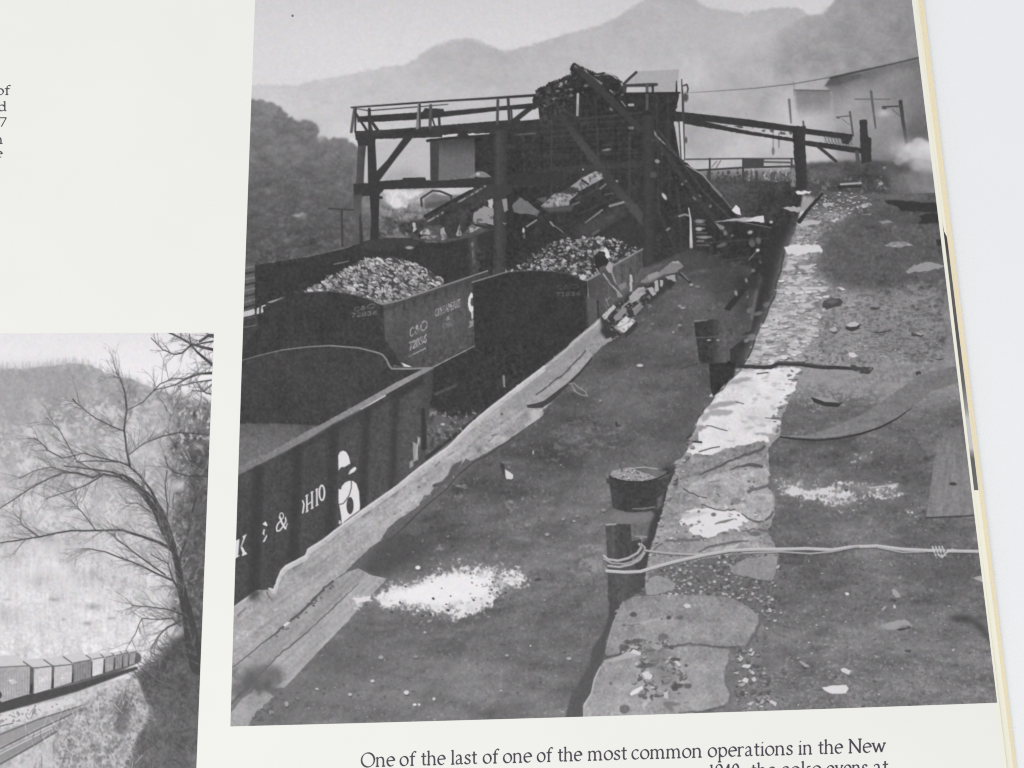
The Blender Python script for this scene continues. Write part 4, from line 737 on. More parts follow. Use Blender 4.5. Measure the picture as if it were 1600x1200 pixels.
poly([(1400, 898), (1500, 880), (1540, 890), (1500, 910)], 88, soft=8, alpha=.7)

region('stone', 'dark round stone half sunk in the pale rubble', 1)
poly([(1284, 480), (1287, 470), (1298, 466), (1312, 466), (1317, 471), (1314, 478), (1300, 481), (1292, 483)], 78, rough=.4); poly([(1290, 471), (1300, 467), (1310, 470), (1300, 476)], 104, soft=1)
blob(1278, 476, 8, 4, 100, .7, hard=4)
region('stone', 'pale-topped stone with a dark underside', 1)
poly([(1321, 512), (1326, 504), (1336, 502), (1345, 506), (1342, 514), (1330, 518), (1322, 515)], 70); poly([(1322, 509), (1327, 504), (1336, 502), (1344, 506), (1338, 510), (1328, 511)], 186)
CUR[0] = [i + 1 for i, r in enumerate(REG) if r[1] and r[1].startswith('grey rubble')][0]
for p, t in [([(1295, 514), (1304, 510), (1309, 515), (1302, 519)], 176), ([(1296, 518), (1309, 519), (1306, 522)], 74), ([(1326, 551), (1334, 551), (1340, 556), (1334, 559), (1327, 556)], 204), ([(1360, 518), (1375, 519), (1393, 514), (1390, 518), (1372, 521)], 76), ([(1424, 520), (1432, 521), (1444, 524), (1440, 527), (1424, 525)], 80), ([(1428, 521), (1444, 522), (1438, 524)], 176), ([(1358, 480), (1376, 480), (1374, 483), (1362, 484)], 78), ([(1452, 560), (1476, 560), (1470, 563)], 78), ([(1430, 581), (1438, 580), (1440, 584), (1432, 587)], 72)]: poly(p, t, rough=.4, reg=False)
region('stone', 'flat pale-edged stone lying in dark cinders above the hose', 1)
poly([(1266, 620), (1272, 622), (1290, 628), (1312, 630), (1318, 627), (1310, 636), (1290, 635), (1272, 629)], 62); poly([(1268, 620), (1280, 620), (1300, 622), (1310, 628), (1290, 628)], 152, rough=.4)

# ---- stone ledge
region('stone_ledge', 'pale stone ledge in uneven slabs along the yard', 1)
white = [(1145, 591), (1150, 583), (1165, 577), (1200, 575), (1240, 574), (1252, 577), (1248, 582), (1252, 585), (1234, 590), (1246, 596), (1242, 604), (1244, 609), (1232, 616), (1224, 620), (1226, 626), (1232, 630), (1212, 636), (1216, 640), (1217, 646), (1212, 650), (1220, 654), (1220, 664), (1214, 672), (1216, 678), (1200, 684), (1202, 690), (1190, 692), (1160, 696), (1130, 702), (1112, 710), (1086, 712), (1072, 708), (1080, 692), (1092, 690), (1090, 672), (1086, 668), (1092, 655), (1102, 640), (1114, 627), (1120, 613)]
base = edge[16:36] + [(1020, 922), (1070, 895), (1120, 880), (1150, 872), (1218, 868), (1210, 850), (1200, 832), (1210, 805), (1210, 775), (1200, 760), (1202, 735), (1200, 700), (1218, 680), (1222, 650), (1245, 600), (1250, 575)]
poly(base, 146, rough=1.0); tex(base, NB * 3 + G5 * 4 + N8 * 6 + PEB * .5, 1)
for x, y in sorted(inside(base[1:12] + [(1150, 690), (1222, 660), (1245, 590)], 40, r5), key=lambda p: p[1]): lump(x, y, r5.uniform(6, 14), r5.choice([160, 180, 200]), .35, -.15, 110, 7)
poly(white, 219, rough=.8); tex(white, N8 * 3 + NB * 2 + G12 * 3, 0); speckle(white, 178, .1, G5 * .7 + G2 * .5, 1, 1, .7)
for p, t in [([(1134, 602), (1140, 594), (1160, 590), (1176, 590), (1170, 594), (1150, 600)], 164), ([(1108, 632), (1122, 628), (1150, 626), (1160, 629), (1142, 633), (1120, 638), (1104, 640)], 160), ([(1094, 652), (1110, 640), (1130, 640), (1146, 642), (1136, 650), (1110, 650), (1098, 660)], 168), ([(1084, 668), (1096, 664), (1106, 666), (1096, 674), (1088, 676)], 150), ([(1150, 577), (1180, 576), (1190, 578), (1150, 581)], 170), ([(1175, 678), (1190, 677), (1208, 677), (1214, 683), (1206, 686), (1196, 680)], 158), ([(1206, 668), (1219, 662), (1219, 676), (1208, 678)], 172)]: poly(p, t, soft=1, rough=.8)
for p, w, t in [([(1104, 665), (1112, 666), (1124, 670), (1136, 673)], 1.6, 96), ([(1150, 628), (1162, 631)], 1.6, 110), ([(1196, 653), (1216, 654), (1228, 653)], 1.4, 100), ([(1183, 584), (1192, 583), (1200, 582)], 2, 90), ([(1232, 593), (1246, 593)], 1.6, 90), ([(1082, 690), (1096, 691)], 3, 66), ([(1074, 684), (1080, 680)], 4, 72), ([(1092, 706), (1112, 700), (1124, 698)], 2, 96)]: line(p, w, t)
speckle([(1230, 575), (1256, 580), (1240, 610), (1222, 660), (1212, 690), (1206, 650), (1226, 600)], 104, .3, V3 * .2 + G2 * .9, 2, 1.5, .8)
# slabs
for p, t in [([(1052, 745), (1064, 716), (1074, 708), (1110, 711), (1150, 702), (1180, 691), (1194, 688), (1196, 694), (1186, 702), (1150, 712), (1120, 728), (1094, 742), (1070, 748)], 136), ([(1122, 730), (1150, 718), (1170, 711), (1196, 708), (1200, 711), (1188, 718), (1160, 726), (1140, 733)], 154), ([(1060, 790), (1056, 770), (1080, 756), (1110, 742), (1150, 734), (1198, 732), (1204, 742), (1190, 760), (1176, 771), (1206, 772), (1208, 790), (1202, 806), (1186, 815), (1170, 810), (1140, 800), (1110, 796), (1092, 786)], 164),
             ([(1036, 800), (1044, 772), (1066, 768), (1092, 778), (1098, 788), (1070, 800), (1060, 818), (1034, 822)], 146), ([(1020, 858), (1026, 830), (1060, 824), (1100, 838), (1140, 838), (1196, 836), (1190, 842), (1120, 852), (1060, 862)], 148)]: poly(p, t, rough=.9); tex(p, NB * 3.5 + N8 * 5 + G5 * 5 + N4 * 4 + PEB * .4, 0)
for p in ([(1072, 806), (1090, 796), (1110, 792), (1130, 796), (1150, 798), (1170, 808), (1168, 816), (1152, 822), (1156, 830), (1144, 826), (1122, 834), (1106, 841), (1090, 836), (1076, 830), (1084, 820), (1100, 816), (1064, 822), (1062, 816)], [(1070, 800), (1082, 796), (1096, 794), (1080, 801)]): poly(p, 218, rough=1.0)
poly([(1064, 803), (1090, 799), (1110, 800), (1090, 806), (1070, 812)], 190, soft=1.5)
for p, w, t in [([(1094, 743), (1120, 730), (1150, 716), (1186, 704), (1194, 698)], [2, 4, 3.5, 4.5, 5], 88), ([(1140, 734), (1152, 730), (1170, 726), (1190, 729)], [2, 3, 6, 5], 84), ([(1068, 764), (1078, 770), (1092, 776), (1104, 778)], 2.4, 92), ([(1096, 788), (1106, 792), (1118, 796), (1132, 798), (1148, 796)], 2.2, 90), ([(1170, 768), (1182, 764), (1196, 760), (1204, 756)], [6, 5, 4], 100), ([(1160, 803), (1172, 812), (1186, 816), (1200, 810), (1208, 800)], [2, 3, 3.4, 3], 92), ([(1060, 842), (1080, 844), (1100, 843), (1040, 845)], 3.4, 108), ([(1020, 860), (1034, 850)], 3, 104), ([(1092, 862), (1110, 854), (1140, 848), (1170, 845)], [2, 4, 3.4, 2], 100), ([(1160, 830), (1180, 826), (1200, 830)], [2, 3.4, 5], 108), ([(1108, 754), (1124, 751)], 1.2, 110), ([(1118, 818), (1132, 815), (1146, 811)], [2, 4.5, 2], 118)]: line(p, w, t, .9, soft=.4, rough=.7)
for x, y, rx, ry, t in [(1115, 804, 4, 3, 96), (1140, 803, 1.6, 1.4, 120), (1072, 831, 3.6, 2, 108), (1092, 815, 2.6, 1.6, 104), (1080, 821, 2, 1.4, 110), (1170, 752, 2.4, 2, 100), (1178, 753, 2, 1.8, 100), (1172, 762, 1.6, 1.6, 100), (1133, 833, 6, 2.4, 110), (1150, 829, 3, 1.8, 104), (1180, 834, 10, 4, 104), (1094, 778, 1.8, 1.6, 205), (1048, 760, 5, 3, 150), (1150, 783, 8, 5, 128), (1053, 728, 2, 4, 100), (1100, 725, 2, 2, 108), (1084, 726, 2, 2, 118), (1056, 752, 4, 10, 86), (1052, 735, 3, 8, 72)]: blob(x, y, rx, ry, t, .85, hard=2)
for p in ([(1128, 860), (1134, 854), (1146, 852), (1156, 848), (1152, 854), (1142, 860)],): poly(p, 184, rough=.6)
# broken stones along the ledge's front edge and loose chips on the slabs
for (xa, ya), (xb, yb) in zip(edge[24:38], edge[25:39]):
    for k in range(3):
        f = r5.random(); x, y = xa + (xb - xa) * f + r5.uniform(-1, 7), ya + (yb - ya) * f
        lump(x, y, r5.uniform(2, 6), r5.choice([110, 128, 146, 160]), .6, r5.uniform(-.6, .2), 66, 6)
for x, y in inside(base[18:] + base[6:14], 120, r5):
    if y > 715: lump(x, y, r5.uniform(1, 3.2), r5.choice([104, 120, 160, 176, 190, 204]), .6, None, 92, 6)
poly(edge[16:36] + [(p[0] + 5, p[1] + 1) for p in reversed(edge[16:36])], 176, soft=1.2, alpha=.35, reg=False)
for (xa, ya), (xb, yb) in zip(edge[5:24], edge[6:25]):
    line([(xa - 1, ya), ((xa + xb) / 2 + r5.uniform(-2, 2), (ya + yb) / 2), (xb - 1, yb)], r5.uniform(1, 3), 60, .7)
# lower gravel band and slabs
gv = [(1012, 925), (1014, 896), (1040, 884), (1090, 874), (1150, 866), (1218, 868), (1212, 920), (1226, 960), (1200, 985), (1170, 948), (1150, 935), (1080, 930), (1010, 932)]
poly(gv, 108, soft=1); tex(gv, NB * 3, 1)
for x, y in inside(gv, 380): lump(x, y, random.uniform(1.4, 4.2), random.choice([92, 106, 118, 130, 144, 160, 178]), .75, None, 80, 6)
for p, t in [([(1008, 926), (1014, 905), (1024, 900), (1046, 904), (1056, 912), (1052, 922), (1030, 928), (1012, 930)], 148), ([(1140, 886), (1166, 872), (1216, 867), (1212, 890), (1206, 908), (1190, 906), (1164, 900), (1146, 898)], 142)]: poly(p, t, rough=.7); tex(p, NB * 3 + N8 * 2, 0)
s6 = [(974, 938), (984, 932), (1010, 931), (1050, 929), (1110, 930), (1135, 932), (1156, 940), (1172, 950), (1184, 962), (1186, 975), (1178, 990), (1168, 1006), (1150, 1010), (1100, 1008), (1060, 1008), (1040, 1014), (1000, 1016), (970, 1022), (948, 1026), (945, 1018), (950, 1000), (957, 976), (966, 955)]
poly(s6, grad('y', (930, 136), (975, 148), (1020, 142)), rough=.6); tex(s6, NB * 2.8 + N8 * 4 + G12 * 4 + N4 * 2 + PEB * .3, 0)
s7 = [(943, 1032), (960, 1026), (1000, 1018), (1040, 1014), (1060, 1010), (1100, 1009), (1136, 1014), (1142, 1018), (1140, 1030), (1134, 1046), (1132, 1066), (1140, 1080), (1138, 1096), (1128, 1104), (1100, 1110), (1082, 1113), (1082, 1140), (914, 1145), (911, 1103), (924, 1082), (928, 1060), (936, 1044)]
poly(s7, grad('y', (1010, 146), (1060, 154), (1120, 158)), rough=.6); tex(s7, NB * 2.8 + N8 * 4 + G12 * 3 + N4 * 2 + PEB * .3, 0)
line([(912, 1124), (912, 1103), (924, 1083), (928, 1064), (938, 1042)], 1.8, 196, .8); line([(964, 960), (957, 976), (948, 1010)], 1.4, 172, .7)
for p, w, t in [([(946, 1026), (972, 1022), (1000, 1018)], [3, 4, 3], 92), ([(1000, 1018), (1030, 1014), (1042, 1010), (1060, 1008), (1080, 1006), (1100, 1008), (1118, 1010), (1150, 1011)], [5, 4, 3, 2.4, 3], 92), ([(1142, 1018), (1138, 1036), (1132, 1052), (1134, 1070), (1142, 1084), (1140, 1098)], [2, 3, 2, 3, 4], 108), ([(1062, 1114), (1100, 1111), (1132, 1103)], 2, 86), ([(1168, 1008), (1180, 990), (1188, 970)], [4, 6, 3], 104), ([(1050, 1110), (1040, 1100), (1060, 1100)], [6, 8, 4], 118)]: line(p, w, t, .85, soft=.7, rough=.7)
band = [(965, 1010), (985, 998), (1010, 992), (1045, 1000), (1050, 1012), (1020, 1018), (990, 1020), (968, 1018)]
for pg, n in ((band, 60), ([(990, 1030), (1010, 1020), (1060, 1030), (1074, 1042), (1068, 1080), (1040, 1096), (1000, 1090), (985, 1064), (1000, 1050)], 95), ([(1140, 1020), (1180, 1010), (1210, 1060), (1200, 1110), (1150, 1110), (1146, 1060)], 110)):
    for x, y in sorted(inside(pg, n), key=lambda p: p[1]): lump(x, y, random.uniform(1.4, 6.0), random.choice([92, 104, 118, 132, 148, 170, 190]), random.uniform(.4, .7), random.uniform(-1.2, 1.2), 74, 5)
poly([(1000, 1016), (1040, 1006), (1040, 1032), (1062, 1060), (1040, 1070), (1010, 1040)], 122, soft=5, alpha=.6)
for p, t in [([(948, 1034), (965, 1026), (980, 1018), (996, 1018), (1002, 1023), (985, 1028), (964, 1032)], 172), ([(984, 1020), (990, 1014), (1002, 1020), (1000, 1024)], 206), ([(984, 1084), (990, 1078), (1003, 1072), (1005, 1076), (994, 1084), (986, 1087)], 220), ([(1003, 1052), (1012, 1049), (1020, 1056), (1016, 1062), (1008, 1060)], 206), ([(1053, 1034), (1058, 1032), (1064, 1038), (1062, 1042)], 200), ([(1036, 1082), (1044, 1080), (1044, 1092), (1038, 1090)], 190), ([(1003, 1100), (1008, 1096), (1012, 1099), (1005, 1107)], 186), ([(1067, 946), (1072, 943), (1079, 944), (1079, 949), (1072, 950)], 200), ([(1016, 1010), (1022, 1005), (1038, 1012), (1026, 1016)], 158),
             ([(1158, 1042), (1162, 1038), (1174, 1039), (1170, 1044)], 204), ([(1159, 1063), (1164, 1058), (1170, 1062), (1168, 1068)], 206), ([(1174, 1060), (1179, 1057), (1182, 1063), (1177, 1066)], 196), ([(1166, 1100), (1178, 1096), (1174, 1102)], 190), ([(1154, 1022), (1162, 1028), (1158, 1032)], 180)]: poly(p, t, rough=.3)
for x, y, rx, ry, t in [(990, 960, 6, 4, 84), (996, 956, 3, 3, 150), (1045, 965, 4, 3, 72), (1062, 965, 7, 3.4, 104), (1034, 967, 1.6, 1.4, 80), (975, 977, 4, 2, 100), (988, 978, 3, 1.6, 104), (954, 1068, 2, 2.4, 96), (976, 1108, 8, 7, 104), (992, 1002, 16, 3.4, 92), (975, 1012, 8, 5, 96), (1036, 995, 8, 5, 104), (1008, 1040, 14, 4, 92), (1052, 1030, 6, 3, 84), (1072, 1040, 3, 2, 78), (1058, 1072, 10, 4, 84), (1112, 944, 1.5, 1.5, 100), (1128, 946, 2, 1.5, 104), (1075, 1072, 6, 4, 92)]: blob(x, y, rx, ry, t, .85, -.1, hard=2)
line([(1000, 974), (1016, 970), (1030, 967)], 3, 172, .8); line([(970, 978), (1000, 975)], 1.4, 120)

# ---- pale ash patches, hose, sheet, pipe
region('ash_patch', 'largest spill of white ash on the cinders beside the boards', 1)
ash = [(545, 934), (560, 930), (580, 930), (592, 930), (606, 917), (630, 910), (650, 906), (680, 898), (705, 890), (740, 886), (768, 893), (790, 892), (815, 902), (815, 910), (800, 920), (775, 930), (768, 945), (740, 958), (710, 968), (690, 962), (660, 956), (630, 950), (600, 945), (575, 940), (560, 941)]
poly(ash, 180, soft=5, alpha=.35, reg=False); speckle(ash, 226, .8, N1 * .25 + NB * .3 + N2 * .35 + N8 * .6, 7, .65, .96, True); speckle(ash, 190, .2, N4 * .7 + NB * .4, 3, .7, .5); poly([(548, 935), (580, 931), (578, 939), (560, 940)], 214, rough=.5)
poly([(600, 932), (650, 915), (700, 900), (740, 896), (768, 906), (760, 930), (730, 940), (690, 944), (640, 942)], 230, soft=3)
for x, y, r in [(677, 935, 3), (697, 944, 2), (704, 931, 1.6), (740, 937, 2.6), (768, 921, 2.6), (777, 925, 2.6), (765, 927, 2), (634, 916, 2.4), (625, 941, 2.4), (612, 956, 3.6), (673, 960, 3), (790, 926, 2.4), (735, 896, 2), (690, 919, 1.4), (770, 909, 1.8), (700, 953, 3), (660, 962, 3), (726, 895, 1.4), (744, 898, 1.4), (776, 895, 1.6), (792, 895, 1.4), (675, 909, 1.4)]: lump(x, y, r, 78, .6, None, 74, 5)
for x, y in inside([(740, 890), (810, 900), (760, 950), (730, 930)], 30): blob(x, y, 1.4, 1, 110, .7)
speckle([(590, 938), (640, 948), (720, 966), (770, 948), (770, 960), (700, 985), (600, 965)], 150, .3, NB * .5 + N4 * .6, 7, .6, .5)
region('ash_patch', 'streak of white ash beside the ledge slabs at the right', 1)
for p, am in [([(1217, 760), (1216, 752), (1240, 753), (1270, 760), (1300, 761), (1330, 770), (1340, 780), (1325, 794), (1300, 790), (1280, 782), (1250, 778), (1225, 774)], .7), ([(1314, 754), (1345, 752), (1370, 760), (1403, 757), (1400, 768), (1390, 776), (1368, 774), (1345, 766)], .6), ([(1366, 790), (1384, 788), (1382, 793)], .7), ([(1415, 795), (1432, 793), (1436, 797)], .5), ([(1340, 712), (1360, 710), (1362, 722), (1342, 720)], .4)]: poly(p, 170, soft=5, alpha=.5, reg=False); speckle(p, 212, am, N1 * .3 + NB * .4 + G5 * .7, 6, .6, .9, am > .55)
line([(1360, 762), (1380, 760), (1403, 756)], 2.4, 180); blob(1322, 766, 3, 2, 90)
region('strap', 'long curved strip of belt lying on the ground', 1)
hose = [(1220, 681), (1255, 680), (1275, 676), (1300, 668), (1350, 646), (1385, 622), (1420, 598), (1440, 585), (1500, 570), (1500, 596), (1455, 612), (1425, 637), (1400, 653), (1375, 666), (1345, 676), (1310, 683), (1270, 686), (1235, 684)]
poly(hose, lambda X, Y: np.interp(X, [1220, 1300, 1380, 1490], [116, 128, 124, 118]).astype(np.float32), soft=.7); tex(hose, NB * 2 + G5 * 2, 1)
line([(1220, 683), (1245, 686), (1275, 688), (1310, 685), (1345, 678), (1375, 668), (1400, 655), (1424, 638)], [2.6, 3, 3, 3.6, 3, 2.4, 1.4], 58); line([(1235, 681), (1270, 683), (1310, 679), (1340, 671)], 1.6, 146, .7)
poly([(1230, 688), (1275, 691), (1340, 682), (1330, 692), (1270, 696)], 78, soft=3, alpha=.7)
region('metal_sheet', 'flat grey metal sheet with a dark hole at the right edge', 1)
sh = [(1466, 676), (1490, 668), (1520, 672), (1540, 800), (1524, 804), (1500, 805), (1447, 808), (1450, 790), (1455, 752), (1461, 710)]
poly(sh, lambda X, Y: np.interp(Y, [670, 700, 760, 808], [112, 124, 132, 130]).astype(np.float32), soft=.6); tex(sh, V3 * 3 + NB * 2, 1)
line([(1446, 809), (1500, 807), (1526, 805)], 2.2, 72); blob(1489, 756, 6, 2.6, 66, .95, .05)
region('pipe', 'dark bent pipe reaching across the ledge to the right', 1)
line([(1130, 570), (1165, 573), (1204, 574), (1216, 568), (1250, 569), (1280, 573), (1330, 576)], [3, 6, 6, 7, 7, 6, 5], 64, rough=.3); line([(1210, 566), (1250, 567), (1290, 572)], 1.6, 100, .8)
poly([(1328, 571), (1335, 570), (1345, 574), (1362, 572), (1365, 576), (1358, 584), (1344, 584), (1332, 578)], 76, rough=.8); speckle(rect(1328, 570, 1366, 585), 130, .2, NB, 2, 1.3, .7)
line([(1062, 577), (1090, 568), (1130, 566)], [1, 3, 4], 72, soft=.6)

# ---- posts, pail, rope
region('post', 'thick dark post at the ledge edge beyond the pail', 1)
poly([(1115, 560), (1150, 566), (1146, 588), (1131, 602), (1120, 615), (1114, 620), (1110, 606), (1108, 570)], 56, soft=.5)
poly([(1084, 504), (1090, 501), (1110, 499), (1130, 500), (1132, 512), (1136, 530), (1138, 552), (1137, 566), (1115, 568), (1093, 566), (1090, 545)], grad('x', (1086, 60), (1112, 64), (1122, 80), (1132, 96), (1138, 86)))
line([(1085, 502), (1105, 500)], 2, 128); line([(1088, 527), (1110, 527), (1135, 522)], 1.2, 96); line([(1090, 547), (1110, 550), (1137, 546)], 1, 78); blob(1107.5, 531.5, 3, 1.2, 172); blob(1122, 531.5, 2.2, 1.4, 160)
tex(rect(1084, 500, 1150, 620), NB * 2, 1)
region('pail', 'dark metal pail filled with ash standing by the ledge', 1)
poly([(951, 742), (960, 747), (985, 752), (1015, 751), (1040, 742), (1046, 736), (1046, 752), (1038, 772), (1030, 796), (1010, 800), (985, 801), (966, 797), (957, 793), (954, 770)], grad('x', (950, 74), (975, 64), (1020, 66), (1045, 76)))
poly(arc(1000, 741, 48, 11, 0, 360, 30), 86); poly([(1000, 733), (1020, 732), (1040, 738), (1044, 742), (1030, 748), (1012, 745)], 110, soft=1)
ashp = [(953, 742), (956, 736), (970, 732), (990, 731), (1000, 736), (1018, 743), (1028, 746), (1012, 751), (990, 752), (970, 749), (958, 746)]
poly(ashp, 150, rough=.5)
for x, y in inside(ashp, 60): lump(x, y, random.uniform(1, 2.6), random.choice([110, 140, 165, 185, 200]), .7, None, 78, 5)
line([(984, 732), (1006, 730), (1028, 733)], 1.8, 168); line([(953, 746), (975, 752), (1000, 753), (1025, 749), (1046, 738)], 2, 56)
line([(966, 720), (970, 730), (972, 736)], [1.5, 3.4], 100); line([(988, 795), (1004, 795), (1024, 792)], [1.4, 2.6, 2], 122); poly([(947, 748), (953, 748), (954, 756), (948, 755)], 74)
poly([(1028, 778), (1036, 772), (1034, 790), (1026, 796)], 98, soft=1); line([(1044, 742), (1048, 728)], 1.4, 72)
tex(rect(950, 730, 1046, 800), NB * 2, 2)
CUR[0] = [i + 1 for i, r in enumerate(REG) if r[1] and r[1].startswith('dark trodden')][0]
poly([(957, 798), (985, 803), (1022, 800), (1018, 815), (985, 820), (962, 818)], 122, soft=2, rough=.6); poly([(987, 818), (1016, 816), (1010, 845), (990, 850)], 108, soft=2); line([(993, 838), (1010, 839)], 3, 140); line([(1002, 840), (1000, 856)], 4, 140)
region('post', 'squared dark post with rope wound round it', 1)
poly([(946, 821), (952, 819), (985, 819), (987, 840), (988, 880), (988, 925), (976, 938), (950, 937), (950, 900), (948, 860)], grad('x', (946, 86), (952, 80), (958, 90), (962, 76), (988, 72))); poly([(986, 846), (1002, 842), (1002, 862), (988, 872)], 70)
poly([(950, 880), (988, 880), (1005, 900), (1000, 925), (976, 940), (950, 940)], grad('x', (950, 80), (970, 88), (1005, 78)), soft=.8); line([(947, 820), (962, 819)], 2.6, 160); tex(rect(946, 818, 1005, 940), NB * 2 + V3 * 1.5, 1)
region('rope', 'pale rope tied to the post and stretched to the right edge', 1)
def rope(p, w, t=184):
    line([(x, y + 1) for x, y in p], w + 1.8, 80, .6); line(p, w, t); line([(x, y - w * .22) for x, y in p], w * .4, min(225, t + 22), .7)
    for (xa, ya), (xb, yb) in zip(p, p[1:]):                      # the lay of the strands
        n = int(math.hypot(xb - xa, yb - ya) / 4)
        for k in range(n):
            x, y = xa + (xb - xa) * k / n, ya + (yb - ya) * k / n; line([(x - 1.4, y + w * .42), (x + 1.4, y - w * .42)], .9, 120, .5)
rope([(943, 868), (950, 874), (966, 876), (982, 872), (996, 864), (1003, 854), (999, 850)], 3.6, 178); rope([(943, 873), (956, 880), (976, 881), (992, 876), (1004, 865), (1008, 856), (1002, 850)], 2.6, 160); rope([(950, 884), (968, 886), (986, 882), (1000, 874), (1008, 862)], 3.4, 172)
rope([(1008, 860), (1040, 864), (1075, 866), (1110, 866), (1140, 861)], 3, 172)
rope([(948, 892), (975, 894), (1000, 893), (1030, 884), (1060, 876), (1100, 867), (1140, 860), (1180, 858), (1220, 858), (1260, 857), (1300, 859), (1335, 854), (1370, 853), (1410, 858), (1450, 860), (1500, 861), (1560, 862)], 4.8, 190)
rope([(1160, 864), (1220, 862), (1265, 865), (1300, 862), (1340, 854)], 2.4, 168); rope([(1370, 855), (1410, 863), (1445, 862)], 2.2, 168)
for k in range(4): line([(1457 + k * 5, 854), (1462 + k * 5, 868)], 2.2, 200); line([(1460 + k * 5, 867), (1465 + k * 5, 855)], 1.2, 92)
line([(1466, 866), (1472, 871), (1478, 864), (1488, 858)], 2.4, 190); line([(1488, 858), (1500, 860)], 2, 180)
region('can', 'small pale crushed can on the cinders', 1)
poly([(789, 733), (797, 738), (802, 742), (800, 747), (792, 749), (789, 744)], 206); poly([(780, 722), (788, 726), (790, 748), (786, 742)], 66, soft=.6); line([(785, 722), (799, 723)], 2, 118)
speckle([(905, 845), (946, 835), (946, 890), (890, 905)], 150, .4, G5 * .7 + NB * .4, 8, .5, .7)
# overall grain of the print
NP1 = len(REG)
# ================================================================== SMALL PRINT: hopper train below a bare tree
sp = [(-64, 521), (334, 519), (306, 1204), (300, 1300), (-64, 1300)]
region('sky', 'blank bright sky of the small print', 2)
poly([(-64, 500), (350, 500), (350, 1300), (-64, 1300)], grad('y', (520, 224), (560, 230), (640, 232)))
region('hill', 'hazy hillside of bare woods in the small print', 2)
hr = [(-64, 578), (-20, 577), (0, 576), (30, 577), (60, 573), (90, 571), (110, 567), (130, 568), (148, 574), (165, 584), (182, 589), (205, 592), (222, 600), (240, 606), (262, 613), (285, 620), (310, 628), (340, 634)]
poly(roughen(hr, .8, 4, False) + [(340, 1300), (-64, 1300)], lambda X, Y: np.interp(Y - np.clip((X - 130) * .25, 0, 60), [570, 600, 640, 700, 760, 820, 880, 950, 1010, 1060], [158, 164, 170, 178, 184, 192, 202, 212, 214, 206]).astype(np.float32), soft=.8)
rs = random.Random(5)
for k in range(420):
    x = rs.uniform(-40, 335); y = np.interp(x, [p[0] for p in hr], [p[1] for p in hr]) + rs.uniform(-1, 5)
    line([(x, y + 3), (x + rs.uniform(-2, 2), y - rs.uniform(1, 11) * (1.1 if x < 190 else .8))], 1.3, rs.choice([165, 178, 190]), .4, soft=.6)
hp = hr + [(340, 1060), (-64, 1060)]
tex(hp, N4 * 2 + N8 * 3 + N2 * 2.5 + NB * 3.5 + N20 * 6 + rnoise(16, 3, 62, 9) * 3 + rnoise(12, 2, 100, 10) * 2, 4)
speckle([(-64, 640), (120, 600), (262, 640), (262, 980), (-64, 1010)], 220, .2, N8 * .7 + N2 * .6, 10, .6, .6)
for k in range(900):
    x, y = rs.uniform(-50, 300), rs.uniform(620, 1000); a = -1.57 + rs.uniform(-.9, .9); L = rs.uniform(4, 15)
    line([(x, y), (x + L * math.cos(a), y + L * math.sin(a))], rs.uniform(.7, 1.5), rs.choice([132, 142, 150, 214, 220, 210]), .24)
poly([(-64, 580), (110, 572), (160, 600), (120, 640), (-64, 680)], 158, soft=14, alpha=.6)
speckle([(60, 620), (260, 620), (320, 760), (320, 1000), (120, 860), (60, 760)], 196, .3, N2 * .7 + NB * .6, 10, 1, .55); speckle([(-64, 700), (300, 640), (330, 980), (-64, 900)], 146, .2, NB * .7 + N4 * .6, 10, 1, .5)
for p, t in [([(-20, 730), (15, 732), (30, 740), (-20, 744)], 205), ([(115, 612), (160, 618), (165, 622), (120, 620)], 196), ([(-10, 852), (60, 846), (140, 852), (170, 866), (60, 872)], 206), ([(0, 880), (90, 880), (220, 960), (200, 1000), (-20, 1010)], 214)]: poly(p, t, soft=5, alpha=.7)
for x, y, rx, ry, t in [(85, 937, 8, 3, 150), (145, 948, 12, 5, 140), (136, 974, 7, 3, 150), (175, 966, 6, 2, 160), (100, 968, 4, 2, 165), (12, 937, 5, 2, 165), (60, 905, 20, 12, 178), (20, 960, 30, 14, 190)]: blob(x, y, rx, ry, t, .7, power=2)
tex([(-64, 850), (260, 850), (240, 1010), (-64, 1030)], V3 * 3 + NB * 2.5 + N8 * 2, 8)
region('bare_woods', 'tangled dark thicket at the right of the small print', 2)
th = [(262, 614), (300, 626), (340, 634), (340, 1010), (290, 990), (262, 960), (280, 900), (262, 830), (275, 760), (262, 690), (280, 650)]
poly(th, 128, soft=8); tex(th, NB * 11 + N2 * 13 + N4 * 10, 5)
speckle(th, 92, .3, NB * .8 + N2 * .6, 6, 1.2, .7); speckle(th, 200, .2, N2 * .8 + NB * .5, 6, 1.2, .8)
poly([(295, 690), (340, 690), (340, 1000), (292, 990), (282, 860)], 78, soft=12, alpha=.75); blob(281, 758, 9, 8, 196, .9, power=2); blob(308, 698, 8, 5, 168, .7, power=2)
for k in range(150):
    x, y = rs.uniform(258, 330), rs.uniform(615, 960); a = rs.uniform(-2.6, -.5); L = rs.uniform(8, 26)
    line([(x, y), (x + L * .5 * math.cos(a) + rs.uniform(-3, 3), y + L * .5 * math.sin(a)), (x + L * math.cos(a), y + L * math.sin(a))], rs.uniform(.7, 1.6), rs.choice([70, 84, 100, 190]), .6)
region('brush', 'dark brushy bank at the lower right of the small print', 2)
bank = [(340, 960), (300, 985), (285, 985), (268, 998), (262, 1010), (250, 1020), (240, 1034), (222, 1048), (212, 1060), (218, 1080), (228, 1095), (232, 1120), (215, 1150), (206, 1180), (192, 1204), (186, 1300), (340, 1300)]
